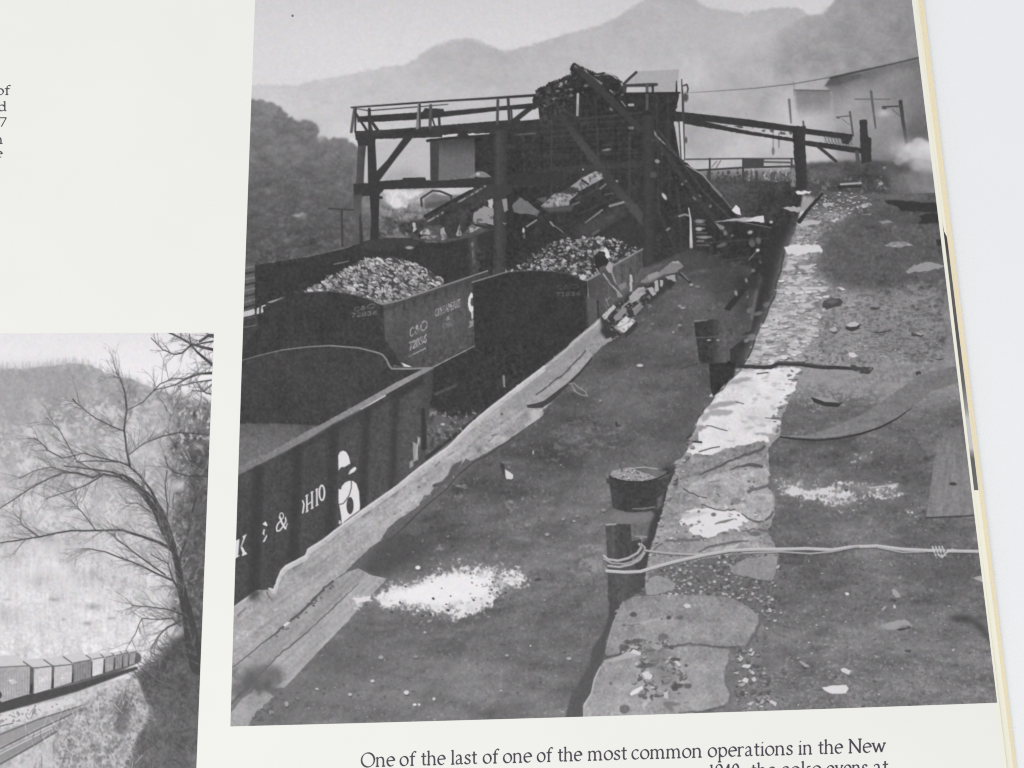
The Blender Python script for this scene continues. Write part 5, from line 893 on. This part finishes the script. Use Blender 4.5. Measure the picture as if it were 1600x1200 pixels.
poly(roughen(bank, 2.5, 5), lambda X, Y: np.interp(Y, [960, 1010, 1060, 1120, 1200], [86, 78, 84, 92, 96]).astype(np.float32), soft=4.5); tex(bank, NB * 3 + N4 * 2.5 + N8 * 3.5 + N20 * 3, 3)
for k in range(260):
    i = rs.randrange(3, 16); f = rs.random(); x = bank[i][0] + (bank[i + 1][0] - bank[i][0]) * f; y = bank[i][1] + (bank[i + 1][1] - bank[i][1]) * f; a = 3.5 + rs.uniform(-.9, .9); L = rs.uniform(4, 17)
    line([(x + 5, y + 3), (x + L * math.cos(a), y + L * math.sin(a))], rs.uniform(.8, 2), rs.choice([80, 92, 105]), .55)
for k in range(420):
    x, y = inside(bank[4:], 1, rs)[0]; a = rs.uniform(-2.8, -.3); L = rs.uniform(5, 18)
    line([(x, y), (x + L * .5 * math.cos(a) + rs.uniform(-2, 2), y + L * .5 * math.sin(a)), (x + L * math.cos(a), y + L * math.sin(a))], rs.uniform(.8, 1.8), rs.choice([62, 70, 104, 118, 132]), .4)
region('train_track', 'pale ballast and rails beside the hopper train', 2)
low2 = [(-64, 1122), (40, 1100), (120, 1080), (180, 1062), (215, 1060), (232, 1110), (190, 1204), (186, 1300), (-64, 1300)]
poly(low2, 186, soft=1); tex(low2, NB * 6 + N4 * 6 + N2 * 5, 2)
poly([(-64, 1126), (40, 1104), (112, 1090), (120, 1098), (60, 1116), (0, 1140), (-64, 1164)], 206, soft=1, rough=.8); speckle([(-64, 1126), (112, 1090), (60, 1118), (-64, 1160)], 120, .2, NB, 2, 1.2, .7)
poly([(-64, 1168), (0, 1145), (60, 1122), (130, 1102), (120, 1112), (60, 1138), (0, 1168), (-64, 1196)], 150, soft=1); poly([(-64, 1204), (0, 1174), (70, 1140), (110, 1122), (90, 1142), (0, 1192), (-64, 1226)], 142, soft=1)
for p, w, t in [([(-64, 1172), (0, 1148), (60, 1124), (135, 1100)], 2, 104), ([(-64, 1198), (0, 1170), (60, 1140), (120, 1112)], 2.2, 96), ([(-64, 1206), (0, 1178), (80, 1138)], 1.6, 205), ([(-64, 1226), (0, 1194), (50, 1166), (90, 1142)], 3, 104), ([(-64, 1150), (20, 1130)], 2, 120)]: line(p, w, t)
region('brush', 'pale dry brush in the foreground of the small print', 2)
br = [(120, 1108), (150, 1085), (190, 1068), (216, 1066), (226, 1094), (232, 1118), (212, 1150), (200, 1180), (188, 1210), (180, 1300), (-10, 1300), (20, 1220), (60, 1190), (88, 1150)]
poly(br, 162, soft=3); tex(br, NB * 7 + N2 * 7 + N4 * 8 + N8 * 6, 2); speckle(br, 100, .3, N2 * .5 + N4 * .8, 6, .6, .6); speckle(br, 208, .3, NB * .6 + N4 * .7, 6, .6, .6)
poly([(180, 1090), (200, 1080), (205, 1110), (192, 1150), (180, 1140)], 96, soft=4, alpha=.8); poly([(-64, 1224), (60, 1186), (90, 1150), (80, 1200), (20, 1300), (-64, 1300)], 196, soft=5, alpha=.8)
for k in range(190):
    x, y = rs.uniform(40, 225), rs.uniform(1090, 1220); a = -1.57 + rs.uniform(-.8, .8); L = rs.uniform(6, 22)
    line([(x, y), (x + L * math.cos(a), y + L * math.sin(a))], rs.uniform(.7, 1.4), rs.choice([92, 110, 200, 210, 190]), .6)
# the train: each car its own
line([(-64, 1120), (0, 1104), (50, 1092), (120, 1074), (175, 1056), (213, 1044)], [26, 20, 17, 13, 9, 5], 66, .95, soft=.8)
line([(48, 1062), (120, 1052), (175, 1040), (212, 1028)], [42, 30, 26, 18], 84, .9, soft=.8)
cars = [((-64, 1046, 47, 1040), (-64, 1118, 46, 1084), 168, 'nearest hopper car of the train in the small print, ribbed grey side'), ((53, 1044, 81, 1041), (53, 1084, 80, 1076), 196, 'pale hopper car second along the train in the small print'), ((85, 1041, 113, 1038), (84, 1075, 112, 1066), 192, 'pale hopper car third along the train in the small print'),
        ((115, 1036, 142, 1031), (115, 1066, 142, 1058), 136, 'dark grey hopper car in the middle of the train in the small print'), ((145, 1030, 162, 1027), (144, 1057, 161, 1052), 208, 'brightest hopper car of the train in the small print'), ((165, 1027, 178, 1024), (164, 1051, 177, 1046), 160, 'grey hopper car behind the brightest one in the small print'),
        ((181, 1024, 191, 1022), (180, 1046, 190, 1043), 146, 'small far hopper car of the train in the small print'), ((193, 1021, 201, 1020), (193, 1042, 200, 1040), 150, 'smaller far hopper car of the train in the small print'), ((203, 1020, 212, 1018), (202, 1039, 211, 1036), 156, 'farthest hopper car of the train in the small print')]
for i, ((xa, ya, xb, yb), (xc, yc, xd, yd), t, lab) in enumerate(cars):
    region('hopper_car', lab, 2)
    side = [(xa, ya), (xb, yb), (xd, yd), (xc, yc)]; poly(side, t); w = xb - xa
    tex(side, NB * 3 + N4 * 3, 0)
    for k in range(max(2, int(w / 4.2))):
        x = xa + 2 + k * 4.2
        if x < xb - 1: line([(x, ya + 2), (x, (yc + yd) / 2 - 2 + (yd - yc) * ((x - xa) / w - .5))], 1, t - 34 if t < 180 else t - 16, .6)
    poly([(xa - 28 * min(1, w / 40), ya - 15 * min(1, w / 36)), (xb - 22 * min(1, w / 40), yb - 17 * min(1, w / 36)), (xb + 2, yb - 1), (xa, ya - 1)], 198, rough=.3); line([(xa, ya), (xb, yb)], 1.6, 104)
    line([(xa - 1 - 22 * min(1, w / 40), ya - 13 * min(1, w / 36)), (xa - 2, ya)], 1.2 + min(1.2, w / 30), 112)
    poly([(xd + 1, yd - 12), (xd + 5 * min(1, w / 30), yd - 20 * min(1, w / 30)), (xd + 5 * min(1, w / 30), yd), (xd, yd)], 62)
for x, y, s in ((66, 1062, 2.6), (98, 1056, 2.4), (20, 1066, 3)):
    CUR[0] = NP1 + 6
    for k in range(5): blob(x + rs.uniform(-5, 5), y + rs.uniform(-4, 4), s * .9, s * .6, 222, .6)
line([(-64, 1112), (0, 1098)], 5, 76); blob(0, 1086, 3, 5, 70)
# the tree: a trunk and arching limbs that fork into twigs
region('bare_tree', 'leafless tree with arching limbs in the small print', 2)
def twigs(p, n, L, w, t, bias, depth=2):
    for _ in range(n):
        i = rs.randrange(len(p) - 1); f = rs.random()
        x = p[i][0] + (p[i + 1][0] - p[i][0]) * f; y = p[i][1] + (p[i + 1][1] - p[i][1]) * f
        a0 = math.atan2(p[i + 1][1] - p[i][1], p[i + 1][0] - p[i][0]); a = a0 + rs.choice([-1, 1]) * rs.uniform(.3, .9); l = L * rs.uniform(.4, 1)
        a += (bias - a) * .25 if abs(bias - a) < 3.2 else 0
        q = [(x, y)]
        for s in range(4):
            a += rs.uniform(-.22, .22) - .05; q.append((q[-1][0] + l / 4 * math.cos(a), q[-1][1] + l / 4 * math.sin(a)))
        line(q, [w, w * .45], t, .7)
        if depth: twigs(q, 3, l * .5, w * .65, t + 14, bias, depth - 1)
limbs = [([(312, 1040), (300, 1000), (292, 955), (284, 920), (277, 880), (271, 852), (263, 822), (252, 796), (236, 766), (219, 744), (200, 727), (184, 721), (150, 720), (118, 722)], [34, 25, 19, 15, 11, 9, 7, 5, 4, 3.6, 3, 2.6, 2, 1.2], 16),
         ([(270, 856), (255, 832), (240, 797), (224, 775), (206, 756), (186, 745), (162, 741), (145, 746), (120, 739), (98, 739), (78, 747), (56, 758), (34, 772), (0, 794)], [8, 6, 5, 4.6, 4, 4, 3, 2.4, 2, 1.4], 20),
         ([(274, 866), (262, 836), (254, 805), (240, 780), (222, 762), (205, 748), (190, 741)], [7, 4, 2.4], 8),
         ([(203, 728), (198, 705), (194, 672), (198, 642), (195, 612), (188, 592), (182, 582)], [4, 3.4, 3, 3, 2, 1.2], 12),
         ([(201, 711), (216, 699), (232, 690), (256, 681), (278, 676), (300, 677), (326, 680)], [1.4, 2, 2, 1.6], 9), ([(193, 673), (172, 665), (150, 654), (135, 643), (122, 632), (114, 624)], [2, 1.8, 1.4, 2.4], 6),
         ([(200, 640), (224, 628), (238, 613), (250, 600), (268, 591), (288, 592), (305, 586), (328, 582)], [1.4, 1.8, 1.6, 3], 8), ([(184, 722), (160, 716), (130, 708), (98, 716), (75, 704), (62, 690), (53, 684)], [2.6, 1.6, 1.8, 1.2], 9),
         ([(272, 862), (250, 848), (222, 838), (190, 828), (150, 829), (112, 829), (66, 838), (24, 845), (-10, 850)], [6, 5, 4.4, 3.6, 3, 2.8, 2.6, 2.2, 1.6], 14),
         ([(272, 908), (244, 896), (204, 877), (164, 862), (138, 857)], [3.4, 3, 2.6, 2, 1.4], 8), ([(258, 898), (222, 872), (196, 852), (182, 842), (178, 835)], [2.6, 2.2, 1.6], 6), ([(284, 960), (262, 952), (232, 948), (206, 946)], [3, 2, 1.2], 6),
         ([(282, 978), (270, 966), (250, 968), (222, 966), (212, 990), (203, 1005)], [3, 1.6, 1], 8), ([(260, 828), (262, 790), (258, 755), (261, 735)], [2.4, 1.4], 5), ([(236, 800), (215, 786), (196, 786)], [1.6, 1.2], 3), ([(160, 742), (120, 720), (92, 670), (72, 652)], [1.6, 1], 6), ([(150, 829), (128, 800), (110, 780)], [1.6, 1], 5), ([(60, 838), (34, 820), (30, 808)], [1.6, 1], 4),
         ([(278, 882), (292, 840), (300, 800), (310, 760)], [5, 2], 6), ([(326, 745), (296, 744), (272, 738), (262, 728), (258, 712)], [2, 2.4, 1.4], 4)]
limbs += [([(276, 880), (268, 852), (258, 824), (246, 800), (230, 776), (212, 757), (194, 744), (176, 738), (150, 734), (122, 730), (100, 728)], [9, 6, 4, 3, 1.6], 14), ([(272, 862), (258, 838), (246, 812), (236, 790), (226, 768), (222, 752)], [5, 3, 1.6], 8),
          ([(162, 741), (130, 760), (100, 770), (70, 780)], [2.4, 1.6, 1], 8), ([(110, 738), (80, 730), (52, 736), (30, 748)], [2, 1.4, 1], 8), ([(284, 930), (270, 905), (262, 880), (236, 866)], [4, 2.4, 1.4], 8), ([(290, 968), (262, 980), (246, 996), (236, 1014)], [4, 2.4, 1.4], 10)]
for p, w, n in limbs:
    q = []
    for (xa, ya), (xb, yb) in zip(p, p[1:]): q += [(xa, ya), ((xa + xb) / 2 + rs.uniform(-.8, .8), (ya + yb) / 2 + rs.uniform(-.8, .8))]
    q.append(p[-1]); line(q, [k * .9 for k in w], 70)
    twigs(q, int(n * 2.4), 50, 1.2, 106, -2.4, 2)
region('branch', 'dark overhanging branches in the top right corner of the small print', 2)
for p, w, n in [([(340, 548), (318, 543), (298, 537), (280, 527), (262, 519)], [5, 3.6, 2], 10), ([(340, 576), (322, 562), (308, 550), (298, 538), (296, 522)], [6, 4, 2.4, 1.4], 8), ([(300, 538), (284, 552), (272, 554), (254, 546), (236, 528)], [3, 1.6, 1], 8), ([(340, 532), (318, 536), (300, 540)], [3, 2], 5), ([(334, 583), (312, 584), (296, 590), (272, 602), (240, 610)], [4, 2.4, 1], 8), ([(330, 594), (302, 598), (278, 604)], [2.4, 1], 6), ([(340, 618), (322, 614), (310, 604)], [3, 1.2], 5), ([(340, 526), (326, 524), (312, 534)], [7, 3], 4), ([(332, 600), (318, 612), (300, 610)], [2, 1], 5)]:
    line(p, w, 68); twigs(p, int(n * 1.5), 28, 1.3, 100, 2.8, 2)

# the printing screen softens every edge a little; film and paper grain lie over both prints
T[:] = blur(T, SOFT)
T += NB * 1.0 + N1 * 1.0
mid = np.clip(1 - np.abs(T - 110) / 90, 0, 1)
T += (N2 * .8 + NB * .9) * mid
np.clip(T, 40, 236, out=T)
# ================================================================== the book, the table, lamp and camera
def lin(t):
    t = np.asarray(t, float) / 255.0
    return np.where(t <= .04045, t / 12.92, ((t + .055) / 1.055) ** 2.4)

def nodes(name):
    m = bpy.data.materials.new(name); m.use_nodes = True
    nt = m.node_tree; b = nt.nodes['Principled BSDF']
    return m, nt, b

def mth(nt, op, a, b=None):
    n = nt.nodes.new('ShaderNodeMath'); n.operation = op
    for i, v in enumerate((a, b)):
        if v is None: continue
        if hasattr(v, 'is_output'): nt.links.new(v, n.inputs[i])
        else: n.inputs[i].default_value = v
    return n.outputs[0]

def ink_material(name):
    m, nt, b = nodes(name)
    at = nt.nodes.new('ShaderNodeAttribute'); at.attribute_name = 'ink'
    tc = nt.nodes.new('ShaderNodeTexCoord')
    nz = nt.nodes.new('ShaderNodeTexNoise'); nz.inputs['Scale'].default_value = 420; nz.inputs['Detail'].default_value = 2
    nt.links.new(tc.outputs['Object'], nz.inputs['Vector'])
    sub = nt.nodes.new('ShaderNodeVectorMath'); sub.operation = 'MULTIPLY_ADD'      # faint colour mottling of the ink
    nt.links.new(nz.outputs['Color'], sub.inputs[0]); sub.inputs[1].default_value = (.13, .07, .13); sub.inputs[2].default_value = (.955, .955, .950)
    mul = nt.nodes.new('ShaderNodeVectorMath'); mul.operation = 'SCALE'
    nt.links.new(sub.outputs[0], mul.inputs[0]); nt.links.new(at.outputs['Fac'], mul.inputs['Scale'])
    nt.links.new(mul.outputs[0], b.inputs['Base Color'])
    b.inputs['Roughness'].default_value = .55; b.inputs['Specular IOR Level'].default_value = .12
    return m

def paper_material(name, col, edge_col=None, line=None, width=.0012):
    m, nt, b = nodes(name)
    tc = nt.nodes.new('ShaderNodeTexCoord')
    nz = nt.nodes.new('ShaderNodeTexNoise'); nz.inputs['Scale'].default_value = 40; nz.inputs['Detail'].default_value = 5
    nt.links.new(tc.outputs['Object'], nz.inputs['Vector'])
    mp = nt.nodes.new('ShaderNodeMapRange'); mp.inputs[3].default_value = .975; mp.inputs[4].default_value = 1.02
    nt.links.new(nz.outputs[0], mp.inputs[0])
    mx = nt.nodes.new('ShaderNodeMix'); mx.data_type = 'RGBA'
    mx.inputs['A'].default_value = (*col, 1); mx.inputs['B'].default_value = (*(edge_col or col), 1); mx.inputs['Factor'].default_value = 0
    if line:                                    # paper yellows towards its trimmed edge
        (x0, y0), (x1, y1) = line; L = math.hypot(x1 - x0, y1 - y0); nx, ny = (y1 - y0) / L, -(x1 - x0) / L
        d = nt.nodes.new('ShaderNodeVectorMath'); d.operation = 'DOT_PRODUCT'; d.inputs[1].default_value = (nx, ny, 0)
        nt.links.new(tc.outputs['Object'], d.inputs[0])
        q = nt.nodes.new('ShaderNodeMapRange'); c = nx * x0 + ny * y0
        q.inputs[1].default_value = c - math.copysign(width, 1); q.inputs[2].default_value = c
        nt.links.new(d.outputs['Value'], q.inputs[0]); nt.links.new(q.outputs[0], mx.inputs['Factor'])
    sc = nt.nodes.new('ShaderNodeVectorMath'); sc.operation = 'SCALE'
    nt.links.new(mx.outputs['Result'], sc.inputs[0]); nt.links.new(mp.outputs[0], sc.inputs['Scale'])
    nt.links.new(sc.outputs[0], b.inputs['Base Color'])
    bp = nt.nodes.new('ShaderNodeBump'); bp.inputs['Strength'].default_value = .06; bp.inputs['Distance'].default_value = .0004
    nt.links.new(nz.outputs[0], bp.inputs['Height']); nt.links.new(bp.outputs[0], b.inputs['Normal'])
    b.inputs['Roughness'].default_value = .6; b.inputs['Specular IOR Level'].default_value = .15
    return m

def mesh_obj(name, V, Fc, mat, parent=None, attr=None):
    me = bpy.data.meshes.new(name)
    V = np.ascontiguousarray(V, np.float32)
    if isinstance(Fc, np.ndarray):
        me.vertices.add(len(V)); me.vertices.foreach_set('co', V.ravel())
        n, k = Fc.shape
        me.loops.add(n * k); me.loops.foreach_set('vertex_index', np.ascontiguousarray(Fc, np.int32).ravel())
        me.polygons.add(n); me.polygons.foreach_set('loop_start', np.arange(0, n * k, k, dtype=np.int32)); me.polygons.foreach_set('loop_total', np.full(n, k, np.int32))
        me.update(calc_edges=True)
    else:
        me.from_pydata([tuple(map(float, v)) for v in V], [], Fc); me.update()
    if attr is not None:
        a = me.attributes.new('ink', 'FLOAT', 'POINT'); a.data.foreach_set('value', np.ascontiguousarray(attr, np.float32))
    me.materials.append(mat)
    o = bpy.data.objects.new(name, me); COL.objects.link(o)
    if parent: o.parent = parent
    return o

KREF = 1.0            # brightness of a perfectly white sheet under the lamp
def refl(t): return np.clip(lin(t) / KREF, .0, .95)

book = bpy.data.objects.new('open_book', None); COL.objects.link(book)
book['label'] = 'open picture book lying on the white table, its page carrying two black-and-white photographs'
book['category'] = 'book'

# ---- sheets of paper
edgeA = lambda y: 1431.6 + .1180 * y
edgeB = lambda y: 1434.0 + .1243 * y
edgeE = lambda y: 1443.0 + .1215 * y
def sheet(V, Fc, fn, z, th, y0=-110, y1=1420, x0=-420, n=14):
    """a thin sheet of paper whose right edge follows fn"""
    ys = np.linspace(y0, y1, n); i = len(V)
    top_ = [(x0, y) for y in ys] + [(fn(y), y) for y in ys]
    zz = np.array([z(p[1]) if callable(z) else z for p in top_])
    X, Y = ground([p[0] for p in top_], [p[1] for p in top_], zz)
    V += [(a, b_, c) for a, b_, c in zip(X, Y, zz)] + [(a, b_, c - th) for a, b_, c in zip(X, Y, zz)]
    m = 2 * n
    for k in range(n - 1):
        Fc.append((i + k, i + k + 1, i + n + k + 1, i + n + k)); Fc.append((i + m + k, i + m + n + k, i + m + n + k + 1, i + m + k + 1))
        Fc.append((i + n + k, i + n + k + 1, i + m + n + k + 1, i + m + n + k)); Fc.append((i + k + 1, i + k, i + m + k, i + m + k + 1))
    Fc.append((i, i + n, i + m + n, i + m)); Fc.append((i + n - 1, i + m + n - 1, i + m + 2 * n - 1, i + 2 * n - 1))
la = [tuple(float(v) for v in ground(edgeA(y), y)) for y in (1200, 0)]
PAPER = tuple(refl([236, 236, 231])); CREAM = tuple(refl([240, 237, 220])); YELLOW = tuple(refl([240, 228, 198]))
m_page = paper_material('coated_paper', PAPER, CREAM, la, .0013)
V, Fc = [], []; sheet(V, Fc, edgeA, H_PAGE, .00013)
mesh_obj('page', V, Fc, m_page, book)
m_leaf = paper_material('cream_paper', CREAM)
V, Fc = [], []; sheet(V, Fc, edgeB, lambda y: H_PAGE - .00022 - .0009 * np.clip((y - 820) / 330, 0, 1) ** 1.5, .00012)
under = mesh_obj('page', V, Fc, m_leaf, book); under['label'] = 'leaf under the top page, only its cream edge and a dark picture strip showing'
m_block = paper_material('page_edges', YELLOW, CREAM)
V, Fc = [], []
for k in range(9):
    f = (k + 1) / 9
    sheet(V, Fc, lambda y, f=f: edgeB(y) + (edgeE(y) - edgeB(y)) * f + .5 * math.sin(y / 37 + k * 2.1) * (k % 2), lambda y, k=k: H_PAGE - .00038 - .00016 * k - .0009 * np.clip((y - 820) / 330, 0, 1) ** 1.5, .00011)
sheet(V, Fc, lambda y: edgeE(y) - 4, H_PAGE - .0029, H_PAGE - .0030)
mesh_obj('page_block', V, Fc, m_block, book)

# dark strip of a picture printed on the leaf beneath
m_ink = ink_material('printing_ink')
rows = [(342, 1471.6, 120), (352, 1473.5, 90), (362, 1475.4, 76), (370, 1479.5, 72), (385, 1481.6, 74), (400, 1483.4, 90), (440, 1488.4, 96), (520, 1498.2, 88), (600, 1508.2, 104), (640, 1513.2, 150), (655, 1515, 196), (700, 1520.6, 196), (706, 1521.4, 150), (716, 1522.7, 100), (766, 1528.8, 106)]
P, A = [], []
for y, x, t in rows:
    for j in range(3): P.append((x - 9 + 4.5 * j, y)); A.append(t)
X, Y = ground([p[0] for p in P], [p[1] for p in P], H_PAGE - .00021)
Fq = np.array([(3 * r + j, 3 * r + 3 + j, 3 * r + 4 + j, 3 * r + 1 + j) for r in range(len(rows) - 1) for j in range(2)])
o = mesh_obj('photograph', np.stack([X, Y, np.full(len(P), H_PAGE - .00021)], 1), Fq, m_ink, under, refl(A)); o['label'] = 'dark strip of a photograph on the leaf beneath'

# ---- the two prints, cut into the things they show
def bil(A_, x, y):
    fx = np.clip(x - OX, 0, W - 1.001); fy = np.clip(y - OY, 0, H - 1.001)
    ix = fx.astype(int); iy = fy.astype(int); dx = fx - ix; dy = fy - iy
    return (A_[iy, ix] * (1 - dx) * (1 - dy) + A_[iy, ix + 1] * dx * (1 - dy) + A_[iy + 1, ix] * (1 - dx) * dy + A_[iy + 1, ix + 1] * dx * dy)

def build_print(idx, label, name, xl, xr, yt, yb, nx, ny):
    u, v = np.meshgrid(np.linspace(0, 1, nx), np.linspace(0, 1, ny))
    yy = yt(u) + (yb(u) - yt(u)) * v
    xx = xl(yy) + (xr(yy) - xl(yy)) * u
    gx, gy = ground(xx, yy); z = np.full(gx.size, H_PAGE + .00002)
    co = np.stack([gx.ravel(), gy.ravel(), z], 1); ink = refl(bil(T, xx, yy)).ravel()
    q = np.arange(nx * ny).reshape(ny, nx)
    quads = np.stack([q[:-1, :-1], q[1:, :-1], q[1:, 1:], q[:-1, 1:]], -1).reshape(-1, 4)
    cx = .25 * (xx[:-1, :-1] + xx[1:, :-1] + xx[1:, 1:] + xx[:-1, 1:]); cy = .25 * (yy[:-1, :-1] + yy[1:, :-1] + yy[1:, 1:] + yy[:-1, 1:])
    reg = R[np.clip(np.rint(cy - OY).astype(int), 0, H - 1), np.clip(np.rint(cx - OX).astype(int), 0, W - 1)].ravel()
    ok = np.array([False] + [r[2] == idx for r in REG])
    first = 1 + [r[2] for r in REG].index(idx)
    reg = np.where(ok[reg], reg, first)
    root = bpy.data.objects.new(name, None); COL.objects.link(root); root.parent = book; root['label'] = label
    for rid in np.unique(reg):
        f = quads[reg == rid]; used, inv = np.unique(f, return_inverse=True)
        nm, lb, _ = REG[rid - 1]
        o = mesh_obj(nm, co[used], inv.reshape(-1, 4), m_ink, root, ink[used])
        if lb: o['label'] = lb
bow = lambda y: 4 * np.clip(y / 1135, 0, 1) * (1 - np.clip(y / 1135, 0, 1))
build_print(1, 'large black-and-white photograph of a coal yard running to the page edge', 'photograph',
            lambda y: 398.7 - .0341 * y - 1.4 * bow(y), lambda y: 1424.6 + .1216 * y,
            lambda u: np.full_like(u, -40.0), lambda u: 1135 - 37 * u + 1.8 * 4 * u * (1 - u), 1200, 1180)
build_print(2, 'small black-and-white photograph of a hopper train below a bare tree', 'photograph',
            lambda y: np.full_like(y, -50.0), lambda y: 334.2 - .0403 * (y - 520),
            lambda u: 521.3 - 1.3 * u, lambda u: np.full_like(u, 1255.0), 390, 740)

# ---- caption lettering
NIB = math.radians(32)
def ribbon(V, Fc, pts, thick, thin, z):
    """one pen stroke; the broad nib makes it swell and thin"""
    p = np.asarray(pts, float)
    d = np.gradient(p, axis=0); L = np.hypot(d[:, 0], d[:, 1]) + 1e-9
    w = thin + (thick - thin) * np.abs(np.sin(np.arctan2(-d[:, 1], d[:, 0]) - NIB)) ** 1.2
    nx, ny = -d[:, 1] / L * w / 2, d[:, 0] / L * w / 2
    e = d / L[:, None] * (thin * .3); p = p.copy(); p[0] -= e[0]; p[-1] += e[-1]
    i = len(V); n = len(p)
    X, Y = ground(np.r_[p[:, 0] + nx, p[:, 0] - nx], np.r_[p[:, 1] + ny, p[:, 1] - ny], z)
    V += [(a, b_, z) for a, b_ in zip(X, Y)]
    Fc += [(i + k, i + k + 1, i + n + k + 1, i + n + k) for k in range(n - 1)]
_zc = [0]
def typeset(V, Fc, text, x0, x1, y0, slope, xh, thick=3.1, thin=1.3):
    adv = sum(GL[c][0] for c in text) - .12; x = .06; sx = (x1 - x0) / adv
    for c in text:
        a, st = GL[c]
        for s in st:
            q = [(x0 + (x + uu) * sx, y0 + slope * ((x + uu) * sx) - vv * xh + .03 * 0) for uu, vv in s]
            _zc[0] += 1
            ribbon(V, Fc, q, thick, thin, H_PAGE + .00002 + 2e-7 * (_zc[0] % 40))
        x += a
m_txt, nt, b = nodes('text_ink'); b.inputs['Base Color'].default_value = (*refl([66, 60, 74]), 1); b.inputs['Roughness'].default_value = .5; b.inputs['Specular IOR Level'].default_value = .12
nz = nt.nodes.new('ShaderNodeTexNoise'); nz.inputs['Scale'].default_value = 900; rp = nt.nodes.new('ShaderNodeValToRGB')
rp.color_ramp.elements[0].color = (*refl([52, 48, 60]), 1); rp.color_ramp.elements[1].color = (*refl([92, 86, 98]), 1)
tc = nt.nodes.new('ShaderNodeTexCoord'); nt.links.new(tc.outputs['Object'], nz.inputs['Vector']); nt.links.new(nz.outputs[0], rp.inputs[0]); nt.links.new(rp.outputs[0], b.inputs['Base Color'])
base1 = lambda x: 1197.4 - .0285 * (x - 600)
V, Fc = [], []
for t, a, c in [('One', 562.5, 615), ('of', 623, 648), ('the', 656.5, 694), ('last', 703, 743.5), ('of', 753, 777.5), ('one', 784.5, 829), ('of', 837.5, 861.5), ('the', 870, 907.5), ('most', 917, 977.5), ('common', 985.5, 1095.5), ('operations', 1104.5, 1237), ('in', 1246, 1268), ('the', 1277, 1315), ('New', 1324, 1381.5)]:
    typeset(V, Fc, t, a, c, base1(a), -.0285, 14.8)
mesh_obj('caption', V, Fc, m_txt, book)['label'] = 'first line of the caption under the large photograph'
V, Fc = [], []
for t, a, c in [('1940,', 1106, 1160), ('the', 1172, 1210), ('coke', 1219, 1281), ('ovens', 1290, 1354), ('at', 1363, 1386)]:
    typeset(V, Fc, t, a, c, base1(a) + 33.2, -.0285, 14.8)
mesh_obj('caption', V, Fc, m_txt, book)['label'] = 'second caption line, cut off by the bottom of the view'
V, Fc = [], []
for t, a, c, y in [('of', -7.5, 14.5, 148.3), ('d', -4.5, 9, 173.5), ('7', -4.5, 8.8, 197.8), ('n', -10.5, 3.2, 224.6), ('e', -9, 2.2, 246.4)]:
    typeset(V, Fc, t, a, c, y, -.02, 9.9, 2.4, 1.1)
mesh_obj('caption', V, Fc, m_txt, book)['label'] = 'line ends of a caption at the left edge of the page'
# a tiny speck of dirt on the paper in the sky of the large print
X, Y = ground(*zip(*arc(457, 24.5, 2.0, 2.0, 0, 345, 14)), H_PAGE + .00006)
m_sp, nt, b = nodes('speck_ink'); b.inputs['Base Color'].default_value = (*refl([112, 122, 136]), 1)
mesh_obj('speck', [(a, c, H_PAGE + .00006) for a, c in zip(X, Y)], [tuple(range(len(X)))], m_sp, book)

# ---- white table
m_t, nt, b = nodes('white_laminate')
nz = nt.nodes.new('ShaderNodeTexNoise'); nz.inputs['Scale'].default_value = 14; nz.inputs['Detail'].default_value = 4
rp = nt.nodes.new('ShaderNodeValToRGB'); rp.color_ramp.elements[0].color = (*refl([234, 236.5, 239.5]), 1); rp.color_ramp.elements[1].color = (*refl([239, 240, 243]), 1)
tc = nt.nodes.new('ShaderNodeTexCoord'); nt.links.new(tc.outputs['Object'], nz.inputs['Vector']); nt.links.new(nz.outputs[0], rp.inputs[0]); nt.links.new(rp.outputs[0], b.inputs['Base Color'])
b.inputs['Roughness'].default_value = .5; b.inputs['Specular IOR Level'].default_value = .2
tb = mesh_obj('table_top', [(-.6, -.5, 0), (.6, -.5, 0), (.6, .6, 0), (-.6, .6, 0), (-.6, -.5, -.02), (.6, -.5, -.02), (.6, .6, -.02), (-.6, .6, -.02)],
              [(0, 1, 2, 3), (7, 6, 5, 4), (0, 4, 5, 1), (1, 5, 6, 2), (2, 6, 7, 3), (3, 7, 4, 0)], m_t)
tb['kind'] = 'structure'; tb['label'] = 'plain white table top under the open book'

# ---- light and camera
w = bpy.data.worlds.new('World'); SC.world = w; w.use_nodes = True
bg = w.node_tree.nodes['Background']; bg.inputs['Color'].default_value = (.97, .985, 1.0, 1); bg.inputs['Strength'].default_value = .55
ld = bpy.data.lights.new('window_lamp', 'AREA'); ld.shape = 'RECTANGLE'; ld.size = 1.3; ld.size_y = 1.0; ld.energy = LAMP; ld.color = (1.0, .995, .98)
lo = bpy.data.objects.new('window_lamp', ld); COL.objects.link(lo); lo.location = (-.65, -.7, 1.6)
from mathutils import Vector
lo.rotation_euler = (Vector((0, 0, 0)) - lo.location).to_track_quat('-Z', 'Y').to_euler()
cd = bpy.data.cameras.new('camera'); cam = bpy.data.objects.new('camera', cd); COL.objects.link(cam)
cam.location = CAM.tolist(); cam.rotation_euler = (TILT, 0, 0)
cd.sensor_width = 36; cd.lens = 36 * F / 1600; cd.clip_start = .01; cd.clip_end = 50
SC.camera = cam
SC.view_settings.view_transform = 'Standard'; SC.view_settings.look = 'None'; SC.view_settings.exposure = 0; SC.view_settings.gamma = 1
SC.view_settings.use_curve_mapping = False
SC.cycles.use_denoising = False
SC.cycles.filter_width = 1.15
